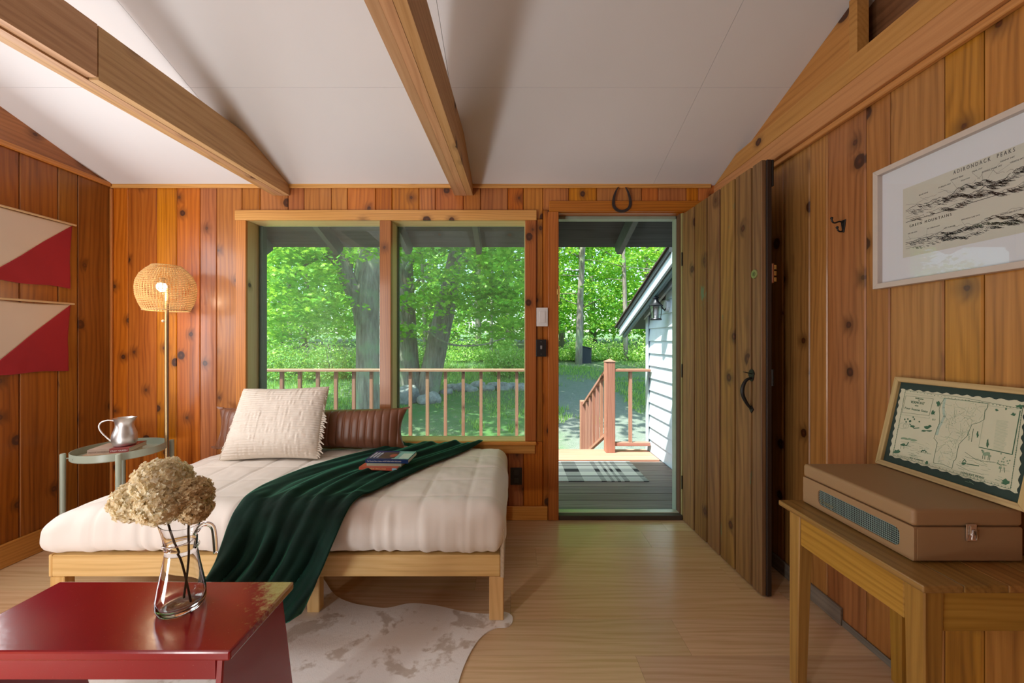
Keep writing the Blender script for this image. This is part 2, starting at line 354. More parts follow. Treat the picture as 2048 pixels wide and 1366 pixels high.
# --- roof deck over the ceiling and past the wall (eave)
def under(y): return H+1.054-.34*(y-YB)
SOFF = wood('dark_soffit_plywood', (.028,.034,.036), (.05,.058,.06), (.075,.085,.088), axis='X', knots=.15, ringf=50, rough=.8, coat=0, spread=.05)
rf = MB()
YE = 3.3
rf.hexa([(-6,.2,ceil(.2)+.05),(1.7,.2,ceil(.2)+.05),(1.7,YE,under(YE)),(-6,YE,under(YE)),(-6,.2,ceil(.2)+.16),(1.7,.2,ceil(.2)+.16),(1.7,YE,under(YE)+.05),(-6,YE,under(YE)+.05)])
rf.hexa([(-6,YR-.7,ceil(YR-.7)+.05),(1.7,YR-.7,ceil(YR-.7)+.05),(1.7,.2,ceil(.2)+.05),(-6,.2,ceil(.2)+.05),(-6,YR-.7,ceil(YR-.7)+.1),(1.7,YR-.7,ceil(YR-.7)+.1),(1.7,.2,ceil(.2)+.16),(-6,.2,ceil(.2)+.16)])
roof = rf.build('roof', SOFF); roof['kind'] = 'structure'
RAFT = plain('grey_green_rafter_paint', (.085,.115,.105), .6, nscale=25, var=.25)
for x in (-3.82,-3.23,-2.64,-2.05,-1.456,-.865,-.275,.315,.895):
    def P(y, dz): return under(y)-dz
    poly = [(YB+.096,P(YB+.096,.002)),(YE-.04,P(YE-.04,.002)),(YE-.04,P(YE-.04,.05)),(YE-.11,P(YE-.11,.125)),(YB+.096,P(YB+.096,.125))]
    MB().prism(poly, lambda u,v,d: (d,u,v), x-.02, x+.02).build('rafter_tail', RAFT, roof)
# --- floor
fl = struct('floor')
bx('subfloor', GABLE, fl, XL-.1,XR+.1,YR-.1,YB+.09,-.12,-.0135)
y = YR; r = 0
while y < YB:
    y1 = min(y+.193, YB+.02); x = XL-random.random()*1.2
    while x < XR:
        x1 = min(x+1.29, XR+.02)
        if x1 > XL: bx('floor_plank', FLOORW, fl, max(x,XL-.02)+.0004,x1-.0004,y+.0004,y1-.0004,-.013,0)
        x = x1
        if x1 >= XR: break
    y = y1; r += 1
# --- window
w1 = struct('window_1')
zt, zs = fz(442), fz(881)
bx('jamb', PALEZ, w1, fx(496)-.019,fx(496),YB-.002,YB+.13,zs,zt)
bx('jamb', PALEZ, w1, fx(1050),fx(1050)+.019,YB-.002,YB+.13,zs,zt)
bx('jamb', PALEX, w1, fx(496)-.019,fx(1050)+.019,YB-.002,YB+.13,zt+.0005,zt+.019)
bx('jamb', PALEX, w1, fx(496)-.019,fx(1050)+.019,YB-.002,YB+.13,zs-.02,zs-.0005)
MULW = wood('mullion_pine', (.26,.075,.011), (.42,.14,.02), (.52,.19,.032), knots=.75, ks=3.0, ringf=110)
bx('mullion', MULW, w1, fx(761),fx(783.5),YB-.018,YB+.02,zs,zt, bevel=.003)
bx('jamb', PALEZ, w1, fx(762),fx(783.2),YB+.021,YB+.13,zs,zt)
bx('casing', TRIMZ, w1, fx(475),fx(496)-.001,YB-.02,YB-.001,fz(900),zt, bevel=.003)
bx('casing', MULW, w1, fx(1050)+.001,fx(1072),YB-.02,YB-.001,fz(881)+.001,zt, bevel=.003)
bx('casing', TRIMX, w1, fx(474),fx(1073),YB-.024,YB-.001,fz(442.4),fz(422), bevel=.003)
bx('stool', TRIMX, w1, fx(496.5),fx(1072),YB-.036,YB-.002,fz(888),fz(881.2), bevel=.003)
bx('apron', TRIMX, w1, fx(496.5),fx(1070),YB-.018,YB-.001,fz(906),fz(888.3), bevel=.003)
bx('exterior_stop', DARKG, w1, fx(496),-1.757,YB+.112,YB+.16,zs+.001,zt-.001)
bx('exterior_stop', DARKG, w1, fx(762),fx(784)+.006,YB+.131,YB+.16,zs+.001,zt-.001)
g = T('window_glass')
fr = g.M('MULTIPLY_ADD', g.M('POWER', g.n('LayerWeight', {'Blend':.5}, out=1), 5.), .9, .04); gl = g.n('BsdfGlossy', {'Color':(1,1,1),'Roughness':.0}); tr = g.n('BsdfTransparent', {'Color':(.90,.97,.93)})
df = g.n('BsdfDiffuse', {'Color':(.8,.9,.85)})  # pale diffuse share puts a greenish-white haze into the glass
a = g.n('MixShader', {0:.035, 1:tr, 2:df}); o_ = g.n('MixShader', {0:g.M('MULTIPLY', fr, .65, clamp=True), 1:a, 2:gl}); g.nt.links.new(o_, g.out.inputs[0])
WGLASS = g.m
bx('pane', WGLASS, w1, fx(496)+.001,fx(762)-.001,YB+.104,YB+.108,zs+.001,zt-.001)
bx('pane', WGLASS, w1, fx(783.2)+.001,fx(1050)-.001,YB+.104,YB+.108,zs+.001,zt-.001)
# --- doorway
d1 = struct('door_1')
DR0, DR1, DT = fx(1117), 1.148, H+.868
CASZ = wood('door_casing_pine', (.20,.055,.010), (.36,.11,.019), (.45,.155,.03), knots=.3, ringf=110)
CASX = wood('door_head_casing_pine', (.24,.065,.011), (.42,.13,.02), (.52,.18,.032), axis='X', knots=.3, ringf=110)
bx('casing', CASZ, d1, fx(1096),DR0-.001,YB-.02,YB-.001,.001,fz(424.8), bevel=.003)
bx('casing', CASX, d1, fx(1098),XR-.045,YB-.02,YB-.001,fz(424.5),fz(403.5), bevel=.003)
bx('casing', CASZ, d1, DR1+.012,DR1+.085,YB-.018,YB-.001,.001,fz(424.8), bevel=.003)
bx('jamb', CASZ, d1, DR0-.02,DR0,YB,YB+.07,.001,DT)
bx('jamb', PALEG, d1, DR0-.02,DR0,YB+.0705,YB+.13,.001,DT)
YEL = wood('yellow_green_jamb', (.26,.22,.07), (.40,.36,.13), (.47,.43,.18), knots=0, coat=0)
bx('jamb', YEL, d1, DR1,DR1+.02,YB,YB+.07,.001,DT)
bx('jamb', PALEG, d1, DR1-.012,DR1+.02,YB+.0705,YB+.13,.001,DT)
bx('jamb', CASX, d1, DR0-.02,DR1+.02,YB,YB+.07,DT+.0005,DT+.02)
bx('jamb', PALEG, d1, DR0-.02,DR1+.02,YB+.0705,YB+.13,DT-.018,DT+.02)
bx('threshold', plain('dark_threshold', (.06,.045,.035), .6), d1, DR0,DR1,YB-.012,YB+.03,.0005,.031, bevel=.003)
bx('sill', plain('pale_aluminium_sill', (.50,.52,.44), .35, metal=.3), d1, DR0,DR1,YB+.031,YB+.085,.0005,.034, bevel=.003)
bx('sill', plain('worn_sill_edge', (.13,.13,.11), .6), d1, DR0,DR1,YB+.0855,YB+.15,-.04,.016, bevel=.003)
BRASS = plain('old_brass', (.50,.33,.10), .35, metal=1)
s = bx('strike_plate', BRASS, d1, fx(1112.5),fx(1116.5),YB-.0225,YB-.0205,fz(603),fz(574))
MB().tube([(fx(1114),YB-.026,fz(579)),(fx(1114),YB-.026,fz(590))],.004).tube([(fx(1117.5),YB-.024,fz(573)),(fx(1117.5),YB-.024,fz(604))],.004).build('keeper', BRASS, d1, smooth=40)
# --- ceiling tie beams
def beam(xb0, xb1, tilt, split=None, name='ceiling_beam', label=''):
    t = thing(name, label, 'beam', (xb0,YB,H+.985)); OFF[t] = Vector((xb0,YB,H+.985))
    z0, z1 = H+.985, H+1.19; yk = YB-(1.19-1.054)/.34
    def X(x, y): return x-tilt*(YB-y)
    def part(xa, xc, ya, yb, zb, nm='beam_board', mat=BEAM):
        pts = [];
        ys_ = sorted(set([ya]+[v for v in (yk,) if ya < v < yb]+[yb])); m = MB()
        for p, q in zip(ys_[:-1], ys_[1:]):
            zp, zq = min(z1, ceil(p)-.002), min(z1, ceil(q)-.002)
            m.hexa([(X(xa,p),p,zb),(X(xc,p),p,zb),(X(xc,q),q,zb),(X(xa,q),q,zb),(X(xa,p),p,zp),(X(xc,p),p,zp),(X(xc,q),q,zq),(X(xa,q),q,zq)])
        m.build(nm, mat, t)
    w = (xb1-xb0)/3
    part(xb0, xb0+w*1.02-.001, -1.6, YB-.002, z0)
    part(xb0+w*1.02, xb0+2*w-.0012, -1.6, YB-.002, z0-.001)
    if split:
        part(xb0+2*w, xb1, split+.004, YB-.002, z0); part(xb0+2*w, xb1+.002, -1.6, split-.002, z0+.006)
    else: part(xb0+2*w, xb1, -1.6, YB-.002, z0)
    return t
beam(-.388, -.2635, .0266, label='pine ceiling tie beam nearest the door, ending above the right window pane')
beam(-1.612, -1.5, .0504, split=1.441, label='pine ceiling tie beam nearest the left wall, with a butt joint on its side')
# --- switches and outlet
WPL = plain('white_plastic', (.78,.78,.78), .3, var=.01); BPL = plain('black_plastic', (.012,.012,.012), .35)
def yb(y): return YB-y
t = thing('light_switch','white rocker light switch on the pine board between window and doorway','switch',(fx(1083.5),YB,fz(634))); OFF[t]=Vector(t.location)
bx('plate', WPL, t, fx(1072.5),fx(1095),YB-.028,YB-.021,fz(653),fz(616), bevel=.002, seg=2)
bx('mounting_block', CASZ, t, fx(1073.5),fx(1094),YB-.0208,YB-.0005,fz(652),fz(617))
bx('rocker', WPL, t, fx(1078.5),fx(1089.5),YB-.032,YB-.0285,fz(646),fz(623), bevel=.001)
t = thing('light_switch','black toggle light switch below the white one','switch',(fx(1081.5),YB,fz(696))); OFF[t]=Vector(t.location)
bx('plate', BPL, t, fx(1071.5),fx(1092),YB-.028,YB-.0005,fz(713),fz(679), bevel=.002, seg=2)
bx('toggle', plain('grey_toggle',(.25,.25,.25),.4), t, fx(1080),fx(1083.5),YB-.04,YB-.0285,fz(698),fz(691), bevel=.001)
SCR = plain('screw',(.3,.3,.3),.3,metal=1)
for zc in (683.5,708): MB().ball((fx(1081.5),YB-.0285,fz(zc)),.0025,8,6).build('screw', SCR, t, smooth=40)
t = thing('electrical_outlet','black electrical outlet low on the wall beside the bed corner','outlet',(fx(1033),YB,fz(952))); OFF[t]=Vector(t.location)
bx('plate', BPL, t, fx(1021),fx(1044),YB-.008,YB-.0005,fz(969),fz(935), bevel=.002, seg=2)
for zc in (944,960): bx('socket', plain('dark_socket',(.03,.03,.03),.5), t, fx(1028),fx(1037),YB-.0105,YB-.0082,fz(zc+5),fz(zc-5), bevel=.002)
# ================================================================ outside
def ground(y, x=0.): 
    y = np.asarray(y, dtype=float)
    return np.interp(y, [2.6,6,12,20,32,60], [-.62,-.55,-.06,.62,1.2,2.5])
gy = np.concatenate([np.linspace(2.75,12,80), np.linspace(12.3,60,70)]); gx = np.linspace(-38,30,150)
GX, GY = np.meshgrid(gx, gy, indexing='ij')
GZ = ground(GY)+(vnoise(GX*.6,GY*.6)-.5)*.12+(vnoise(GX*2.5,GY*2.5,3)-.5)*.04
idx = np.arange(GX.size).reshape(GX.shape)
F = np.stack([idx[:-1,:-1],idx[1:,:-1],idx[1:,1:],idx[:-1,1:]],-1).reshape(-1,4)
t = T('lawn_soil'); c = t.n('TexCoord', out=3)
n1 = t.noise(c, .35, 5, .6); n2 = t.noise(c, 9, 5, .7); n3 = t.noise(c, 60, 3)
col = t.mix(t.smooth(n1,.42,.6), (.075,.20,.05), (.13,.19,.10)); col = t.mix(t.smooth(n2,.52,.68), col, (.22,.22,.17))
col = t.mix(t.M('MULTIPLY', n3, .35), col, (.06,.12,.03))
sp_ = t.n('SeparateXYZ', {0:c}, out=None)
path = t.M('MULTIPLY', t.smooth(t.M('ABSOLUTE', t.M('ADD', sp_.outputs[0], t.M('MULTIPLY_ADD', n1, 1.6, -2.6))), 1.5, .6), t.smooth(sp_.outputs[1], 15., 11.))
col = t.mix(t.M('MULTIPLY', path, .8), col, t.mix(n2, (.13,.165,.15), (.24,.26,.24)))
gm = t.bsdf(col, .95, bump=t.M('ADD', n2, n3), bstr=.8, bdist=.03)
lawn = npmesh('lawn', np.stack([GX,GY,GZ],-1).reshape(-1,3), F, gm, kind='structure', smooth=True)
# grass blades
def rnd(n, a=0, b=1): return np.random.uniform(a, b, n)
def grass():
    N = 90000
    y = 5+rnd(N)**1.5*15; x = rnd(N,-.95,.62)*y
    keep = (vnoise(x*.5,y*.5,9)+.35*vnoise(x*3,y*3,4) > .52) & ~((x > .6) & (y < 13) & (vnoise(x*.9,y*.9,2) > .5))
    x, y = x[keep], y[keep]; N = len(x); z = ground(y)-.01
    a = rnd(N,0,6.28); h = rnd(N,.03,.09)*(1+y/14); w = .004*(1+y/6); lean = rnd((N,2),-.5,.5)*h[:,None]
    b0 = np.stack([x-np.cos(a)*w,y-np.sin(a)*w,z],-1); b1 = np.stack([x+np.cos(a)*w,y+np.sin(a)*w,z],-1)
    tp = np.stack([x+lean[:,0],y+lean[:,1],z+h],-1)
    V = np.stack([b0,b1,tp],1).reshape(-1,3); return V, np.arange(N*3).reshape(-1,3)
DARKSHRUB = None
def leafmat(name, a, b, c, trans=.45):
    t = T(name); r = t.n('NewGeometry', out=8) if False else None
    g = t.n('NewGeometry', out=None); r = g.outputs['Random Per Island']
    col = t.ramp(r, [(0,a),(.5,b),(1,c)])
    d = t.n('BsdfDiffuse', {'Color':col}); tr = t.n('BsdfTranslucent', {'Color':t.mix(.5, col, (.55,.75,.06), 'MIX')})
    gl = t.n('BsdfGlossy', {'Color':(1,1,1),'Roughness':.45})
    s = t.n('MixShader', {0:trans, 1:d, 2:tr}); s = t.n('MixShader', {0:.03, 1:s, 2:gl}); t.nt.links.new(s, t.out.inputs[0]); return t.m
GRASS = leafmat('grass_blade', (.10,.28,.05), (.17,.38,.07), (.34,.50,.14), .35)
V, F = grass(); o = npmesh('grass', V, F, GRASS, kind='stuff'); tag(o, 'short green grass covering the lawn beyond the deck', 'grass')
LEAF1 = leafmat('maple_leaf', (.10,.36,.03), (.20,.55,.05), (.42,.72,.12))
LEAF2 = leafmat('forest_leaf', (.07,.30,.03), (.16,.50,.05), (.40,.72,.14))
LEAF4 = leafmat('shrub_leaf_shaded', (.05,.20,.03), (.12,.34,.05), (.34,.55,.16), .35)  # darker leaf colours with the bank's shade put into them
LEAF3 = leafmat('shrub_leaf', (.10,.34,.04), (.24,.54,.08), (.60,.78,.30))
DIAM = np.array([(0,-.5,0),(.32,0,.05),(0,.55,-.05),(-.32,0,.05)])
half = [(0,-.5),(.13,-.22),(.46,-.28),(.30,.02),(.50,.28),(.17,.24),(0,.58)]
MAPLE = np.array([(x,y,-.12*abs(x)) for x,y in half]+[(-x,y,-.12*abs(x)) for x,y in half[-2:0:-1]])
def leaves(name, C, size, mat, parent, shape=DIAM, bias=.8, kind='stuff'):
    N = len(C); n = np.random.normal(size=(N,3)); n[:,2] = np.abs(n[:,2])*.6+bias; n /= np.linalg.norm(n,axis=1,keepdims=True)
    r = np.random.normal(size=(N,3)); u = np.cross(n, r); u /= np.linalg.norm(u,axis=1,keepdims=True); v = np.cross(n,u)
    s = size*rnd(N,.6,1.2); k = len(shape)
    V = C[:,None,:]+(shape[None,:,0:1]*u[:,None]+shape[None,:,1:2]*v[:,None]+shape[None,:,2:3]*n[:,None])*s[:,None,None]
    return npmesh(name, V.reshape(-1,3), np.arange(N*k).reshape(-1,k), mat, parent, kind)
BARK = T('bark'); c = BARK.n('TexCoord', out=3)
bn = BARK.noise(BARK.V('MULTIPLY', c, (14,14,2.2)), 1, 5, .65); bn2 = BARK.noise(c, 2.5, 3)
BARK = BARK.bsdf(BARK.mix(BARK.smooth(bn2,.45,.7), BARK.ramp(bn, [(.3,(.12,.10,.085)),(.6,(.28,.255,.215)),(.8,(.45,.42,.37))]), (.24,.30,.19)), .95, bump=bn, bstr=1., bdist=.04)
def bez(a, b, c, n=10):
    a,b,c = map(Vector,(a,b,c)); return [a*(1-t)**2+b*2*t*(1-t)+c*t*t for t in [i/(n-1) for i in range(n)]]
def tree(label, x, y, h, r, cr, N, ls, lean=0, group=None, low=.15, mat=None, zmax=None, name='tree'):
    z = float(ground(y)); t = thing(name, label, 'tree', (x,y,z), group=group)
    top = Vector((lean, random.uniform(-.4,.4), h))
    path = bez((0,0,-.2),(lean*.2,0,h*.5),top,9)
    MB().tube(path, [r*(1.25 if i==0 else 1-.09*i) for i in range(9)], 9).build('trunk', BARK, t, smooth=180)
    for k in range(7):
        f = random.uniform(.25,.95); p = path[int(f*8)]; a = random.uniform(0,6.28); L = cr*random.uniform(.6,1)
        e = p+Vector((math.cos(a)*L, math.sin(a)*L, L*random.uniform(.1,.6)))
        MB().tube(bez(p, (p+e)/2+Vector((0,0,.3)), e, 6), [r*.32,r*.26,r*.2,r*.14,r*.09,r*.04], 6).build('branch', BARK, t, smooth=180)
    # clumps of leaves
    M_ = max(12, N//45); cz = rnd(M_, low*h, h*1.08); rr = cr*np.sqrt(np.clip(1-((cz/h-.55)/.62)**2, .06, 1))
    a = rnd(M_,0,6.28); q = np.sqrt(rnd(M_,.05,1))*rr
    CC = np.stack([np.cos(a)*q+lean*cz/h, np.sin(a)*q, cz],-1)
    per = N//M_; sig = np.array([.42,.42,.16])*max(.6, ls*4.2)
    P = np.repeat(CC, per, 0)+np.random.normal(size=(M_*per,3))*sig
    leaves('foliage', P, ls, mat or LEAF2, t)
    return t

ORD = ['leftmost','second from the left','third from the left','fourth from the left','fifth from the left','sixth from the left','seventh from the left','eighth from the left','ninth from the left','tenth from the left']
# far woods, nearest row first
row1 = [(-13.2,19,9,.16),(-10.2,17.6,8.5,.13),(-7.2,18.5,9,.17),(-4.4,19.5,9,.12),(-1.6,18.2,9.5,.17),(1.2,19.5,9,.14),(3.3,18.4,9.5,.17),(5.6,19,9,.12),(8.2,18.3,9,.18),(11,19,9,.14)]
for i,(x,y,h,r) in enumerate(row1):
    tree('green forest tree edging the lawn, '+ORD[i]+' in the nearest row', x, y, h, r, 2.3, 6500, .17, lean=random.uniform(-.6,.6), group='trees along the edge of the lawn', low=.12)
for i in range(9):
    tree('green forest tree in the second row of woods, '+ORD[i], -17+i*4.1+random.uniform(-.6,.6), 24+random.uniform(-1,1), 11, .2, 3.0, 5000, .27, lean=random.uniform(-1,1), group='trees deeper in the woods', low=.08)
for i in range(9):
    tree('tall forest tree in the farthest row of woods, '+ORD[i], -24+i*6+random.uniform(-.6,.6), 31+random.uniform(-1,1), 15, .28, 4.2, 4200, .5, lean=random.uniform(-1,1), group='trees at the back of the woods', low=.03)
# bare pale trunks seen through the doorway and the right pane
for x,y,h,r,ln,lb_ in ((2.75,15.8,9,.13,.5,'stout pale trunk directly behind the dark stump, in the doorway'),(4.9,16.5,9,.09,-.3,'slim pale trunk above the capped railing post, in the doorway'),(1.75,16.2,9,.1,-.2,'pale trunk at the left edge of the doorway view'),(-.9,16.4,8,.07,.2,'thin trunk near the right edge of the right window pane'),(5.9,15.6,8,.07,1.0,'thin leaning trunk above the roof edge of the blue wing')):
    t = thing('tree', lb_, 'tree', (x,y,float(ground(y))), group='slim trunks at the edge of the woods')
    MB().tube(bez((0,0,-.2),(ln*.1,0,h*.5),(ln,0,h),9), [r*(1.2-.08*i) for i in range(9)], 9).build('trunk', BARK, t, smooth=180)
    for k in range(5):
        z0 = random.uniform(2,6); s = random.choice((-1,1))
        MB().tube(bez((ln*.05,0,z0),(s*.5,0,z0+.1),(s*random.uniform(.8,1.5),0,z0+random.uniform(-.1,.6)),6), [.03,.025,.02,.015,.01,.005], 5).build('branch', BARK, t, smooth=180)
# shrubs at the foot of the woods
def shrub(label, x, y, rx, h, N, ls, group=None, mat=LEAF3):
    z = float(ground(y)); t = thing('shrub', label, 'shrub', (x,y,z), group=group)
    for k in range(5):
        a = random.uniform(0,6.28)
        MB().tube([(0,0,-.05),(math.cos(a)*rx*.3,math.sin(a)*rx*.3,h*.4),(math.cos(a)*rx*.6,math.sin(a)*rx*.5,h*.85)], [.02,.014,.006], 5).build('stem', BARK, t, smooth=180)
    u = rnd(N)*6.283; w = rnd(N)**.4; ph = np.arccos(rnd(N,-.2,1))
    bumps = 1+.25*np.sin(u*3+x)+.2*np.sin(ph*7+y)
    P = np.stack([np.cos(u)*np.sin(ph)*w*rx*bumps, np.sin(u)*np.sin(ph)*w*rx*.8*bumps, np.abs(np.cos(ph)*w*h*bumps)+.03],-1)
    leaves('foliage', P, ls, mat, t, bias=.3)
for i,(x,y,rx,h) in enumerate([(-10,13,1.3,1.3),(-8.6,13.2,1.3,1.3),(-7.2,12.6,1.3,1.35),(-5.9,12.7,1.3,1.3),(-4.6,12.9,1.2,1.2),(-3.4,13.6,1.2,1.1)]):
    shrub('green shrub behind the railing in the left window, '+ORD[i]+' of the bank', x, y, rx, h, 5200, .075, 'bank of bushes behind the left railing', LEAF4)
for i,(x,y,rx,h) in enumerate([(-11.5,16,1.6,1.3),(-2.1,17,1.5,1.0),(-.6,17.4,1.2,.9),(1.4,17.3,1.0,.8),(2.9,17,.9,.9),(4.2,17.2,1.3,.8),(5.8,17,1.4,1.0),(7.6,17,1.5,1.0)]):
    shrub('low leafy undergrowth at the foot of the woods, '+ORD[i]+' clump', x, y, rx, h, 3200, .1, 'undergrowth at the foot of the woods')
shrub('bright yellow-green bush right of the lawn in the right window pane', -.15, 13.2, .75, 1.05, 5200, .085)
# the two big maples
def big_trunk(t, segs):
    for nm, pts, rad, sg in segs: MB().tube(pts, rad, sg).build(nm, BARK, t, smooth=180)
def sm(pts, n=14):   # Catmull-Rom
    P = [Vector(p) for p in pts]; P = [P[0]*2-P[1]]+P+[P[-1]*2-P[-2]]; out = []
    for i in range(1, len(P)-2):
        for k in range(n//2):
            s = k/(n//2); a,b,c,d = P[i-1:i+3]
            out.append(.5*((2*b)+(c-a)*s+(2*a-5*b+4*c-d)*s*s+(3*b-a-3*c+d)*s**3))
    return out+[P[-2]]
def rad(path, r0, r1): n = len(path); return [r0+(r1-r0)*i/(n-1) for i in range(n)]
def at(px, py, d): return ((px-1024)*d/K, d, H+(683-py)*d/K)
def spray(pts, N, ls, sx=.42, sz=.10):
    P = np.repeat(np.array([tuple(p) for p in pts]), max(1,N//len(pts)), 0); return P+np.random.normal(size=P.shape)*np.array([sx,sx,sz])
base = Vector(at(742,838,8)); base.z = float(ground(8))-.1
tA = thing('maple_tree', 'large grey maple whose trunk splits into limbs, behind the left window pane', 'tree', base)
def rel(pts, b): return [Vector(p)-b for p in pts]
pm = rel([base, at(741,700,8), at(738,600,8), at(742,520,8.1), at(752,430,8.3), at(770,250,8.6)], base)
pm = sm(pm); big_trunk(tA, [('trunk', pm, [.42]+rad(pm[1:], .31, .17), 18)])
for pts, r0, r1 in (([at(728,640,8),at(705,575,7.9),at(678,520,7.8),at(650,460,7.7),at(620,330,7.6)],.17,.09),
                    ([at(722,600,8),at(690,545,7.9),at(700,470,8.2),at(690,330,8.4)],.19,.12),
                    ([at(722,650,8),at(718,560,8),at(735,480,7.9),at(738,330,7.6)],.14,.09),
                    ([at(705,575,7.9),at(672,528,7.7),at(640,498,7.5),at(600,490,7.3),at(548,500,7.1)],.07,.02),
                    ([at(678,520,7.8),at(645,516,7.6),at(610,530,7.4),at(585,560,7.2),at(572,590,7.1)],.045,.012),
                    ([at(650,470,7.7),at(610,455,7.4),at(560,470,7),at(520,500,6.8)],.05,.015)):
    q = sm(rel(pts, base)); big_trunk(tA, [('branch', q, rad(q, r0, r1), 10)])
C1 = []
for (px,py,d,n) in [(540,510,6.6,8),(565,500,7,8),(600,480,7.5,8),(640,500,7.2,6),(560,560,6.8,9),(600,590,7.2,8),(545,620,6.9,9),(590,640,7.6,7),(650,600,8.4,6),(660,660,8.6,5),(530,670,7,6),(620,540,7,6),(690,500,7,5),(735,495,6.6,4),(680,620,7.1,3)]:
    for k in range(n): C1.append(Vector(at(px+random.gauss(0,22), py+random.gauss(0,14), d+random.gauss(0,.4))))
leaves('foliage', spray([c-base for c in C1], 5200, .11, .22, .05), .10, LEAF1, tA, MAPLE, 1.4)
def crown(t, c, R, N, ls, zr, hole=None):
    M_ = 160; u = np.random.normal(size=(M_,3)); u /= np.linalg.norm(u,axis=1,keepdims=True); P = u*(rnd(M_)**.4)[:,None]*np.array([R,R,zr])+np.array(c)
    P = np.repeat(P, N//M_, 0)+np.random.normal(size=(N//M_*M_,3))*np.array([.55,.55,.25])
    return leaves('crown', P, ls, LEAF1, t, DIAM, 1.0)
crown(tA, (-1.2,.8,7.2), 4.2, 9000, .24, 2.4)
base = Vector(at(852,792,10)); base.z = float(ground(10))-.1
tB = thing('maple_tree', 'twin-trunked maple forming a V behind the right window pane', 'tree', base)
lt = sm(rel([Vector(at(832,800,10)), at(818,740,10), at(812,640,10), at(808,540,10), at(800,430,10), at(780,250,10)], base))
rt = sm(rel([Vector(at(852,800,10)), at(868,720,10), at(890,620,10), at(908,540,10.1), at(925,460,10.2), at(950,330,10.4)], base))
big_trunk(tB, [('trunk', lt, rad(lt, .30, .19), 16), ('trunk', rt, rad(rt, .30, .20), 16)])
for pts, r0, r1 in (([at(812,640,10),at(850,660,9.6),at(900,688,9.2),at(960,690,8.9),at(1010,676,8.7)],.035,.01),
                    ([at(800,560,10),at(826,520,9.7),at(846,490,9.5),at(850,440,9.3)],.08,.04),
                    ([at(820,590,10),at(838,560,9.5),at(870,555,9),at(905,560,8.7)],.05,.015),
                    ([at(925,490,10.2),at(965,500,9.6),at(1000,530,9.2),at(1022,600,9)],.045,.012),
                    ([at(915,520,10.1),at(960,525,9.7),at(1010,525,9.4),at(1060,515,9.2)],.05,.015)):
    q = sm(rel(pts, base)); big_trunk(tB, [('branch', q, rad(q, r0, r1), 8)])
C2 = []
for (px,py,d,n) in [(815,500,8.6,5),(820,600,8.8,7),(815,650,9,5),(870,500,9,7),(960,500,9,9),(1010,520,8.6,10),(980,570,8.8,10),(930,570,8.6,7),(1020,600,8.8,9),(960,620,9,7),(890,600,9.4,3),(1030,650,9,7),(985,660,9.4,5),(870,560,8.6,5),(1060,560,8.4,6)]:
    for k in range(n): C2.append(Vector(at(px+random.gauss(0,22), py+random.gauss(0,12), d+random.gauss(0,.4))))
leaves('foliage', spray([c-base for c in C2], 6200, .11, .26, .05), .12, LEAF1, tB, MAPLE, 1.4)
crown(tB, (1.2,1.2,7.4), 4.6, 9000, .26, 2.4)
base = Vector((4.6,9.5,float(ground(9.5))))  # added tree out of view; its crown is placed to shade the drive
tC = thing('maple_tree', 'unseen broad maple added right of the house, its crown shading the drive', 'tree', base)
q = sm([(0,0,-.2),(.1,0,2),(0,.1,4),(-.3,.2,7)]); big_trunk(tC, [('trunk', q, rad(q,.3,.14), 14)])
crown(tC, (-3.0,-1.2,7.0), 4.2, 10500, .27, 1.8)
# rocks
def rockmat(name, a, b):
    t = T(name); n = t.noise(t.obj(), 9, 5, .65); return t.bsdf(t.ramp(n, [(.35,a),(.65,b)]), .9, bump=n, bstr=.6, bdist=.02)
ROCK = rockmat('field_stone', (.16,.17,.17), (.36,.37,.36))
def rock(label, x, y, s, group, sd):
    z = float(ground(y)); bm = bmesh.new(); bmesh.ops.create_icosphere(bm, subdivisions=3, radius=1)
    rs = np.random.RandomState(sd); dirs = rs.normal(size=(9,3)); dirs /= np.linalg.norm(dirs,axis=1,keepdims=True)
    for v in bm.verts:
        p = np.array(v.co); k = 1.0
        for d_ in dirs: k -= max(0, p@d_-.72)*.75
        v.co = Vector((p*k*np.array(s)).tolist())
    me = bpy.data.meshes.new('rock'); bm.to_mesh(me); bm.free(); me.materials.append(ROCK)
    for p in me.polygons: p.use_smooth = True
    me.set_sharp_from_angle(angle=math.radians(28))
    o = bpy.data.objects.new('rock', me); COL.objects.link(o); o.location = (x,y,z+s[2]*.35); tag(o, label, 'rock', group)
rock('large pale boulder at the foot of the twin-trunked maple', (815-1024)*9.3/K, 9.3, (.38,.3,.34), None, 1)
rock('smaller pale boulder right of the large one under the twin-trunked maple', (858-1024)*9.2/K, 9.2, (.30,.22,.24), None, 2)
for i,(px,d) in enumerate([(893,10.2),(905,10.8),(925,10.6),(942,10.5),(958,10.9),(975,10.6),(992,10.9),(1008,10.7),(1026,11),(1045,10.6)]):
    rock('grey stone edging the lawn, '+ORD[i]+' of the row', (px-1024)*d/K, d, (.2+.1*random.random(),.18,.13+.06*random.random()), 'row of field stones edging the lawn', 10+i)
# dark box-like stump at the wood edge
t = thing('stump', 'dark square-cut stump at the edge of the woods, seen through the doorway', 'stump', (3.05,16.2,float(ground(16.2))))
MB().hexa([(-.22,-.2,-.1),(.26,-.2,-.1),(.26,.2,-.1),(-.22,.2,-.1),(-.2,-.2,.72),(.28,-.2,.6),(.28,.2,.6),(-.2,.2,.72)]).build('body', plain('charred_wood', (.03,.04,.045), .8), t, bevel=.02)
MB().hexa([(-.24,-.23,.725),(.32,-.23,.605),(.32,.23,.605),(-.24,.23,.725),(-.24,-.23,.75),(.32,-.23,.63),(.32,.23,.63),(-.24,.23,.75)]).build('cap', plain('charred_cap', (.06,.075,.08), .7), t)
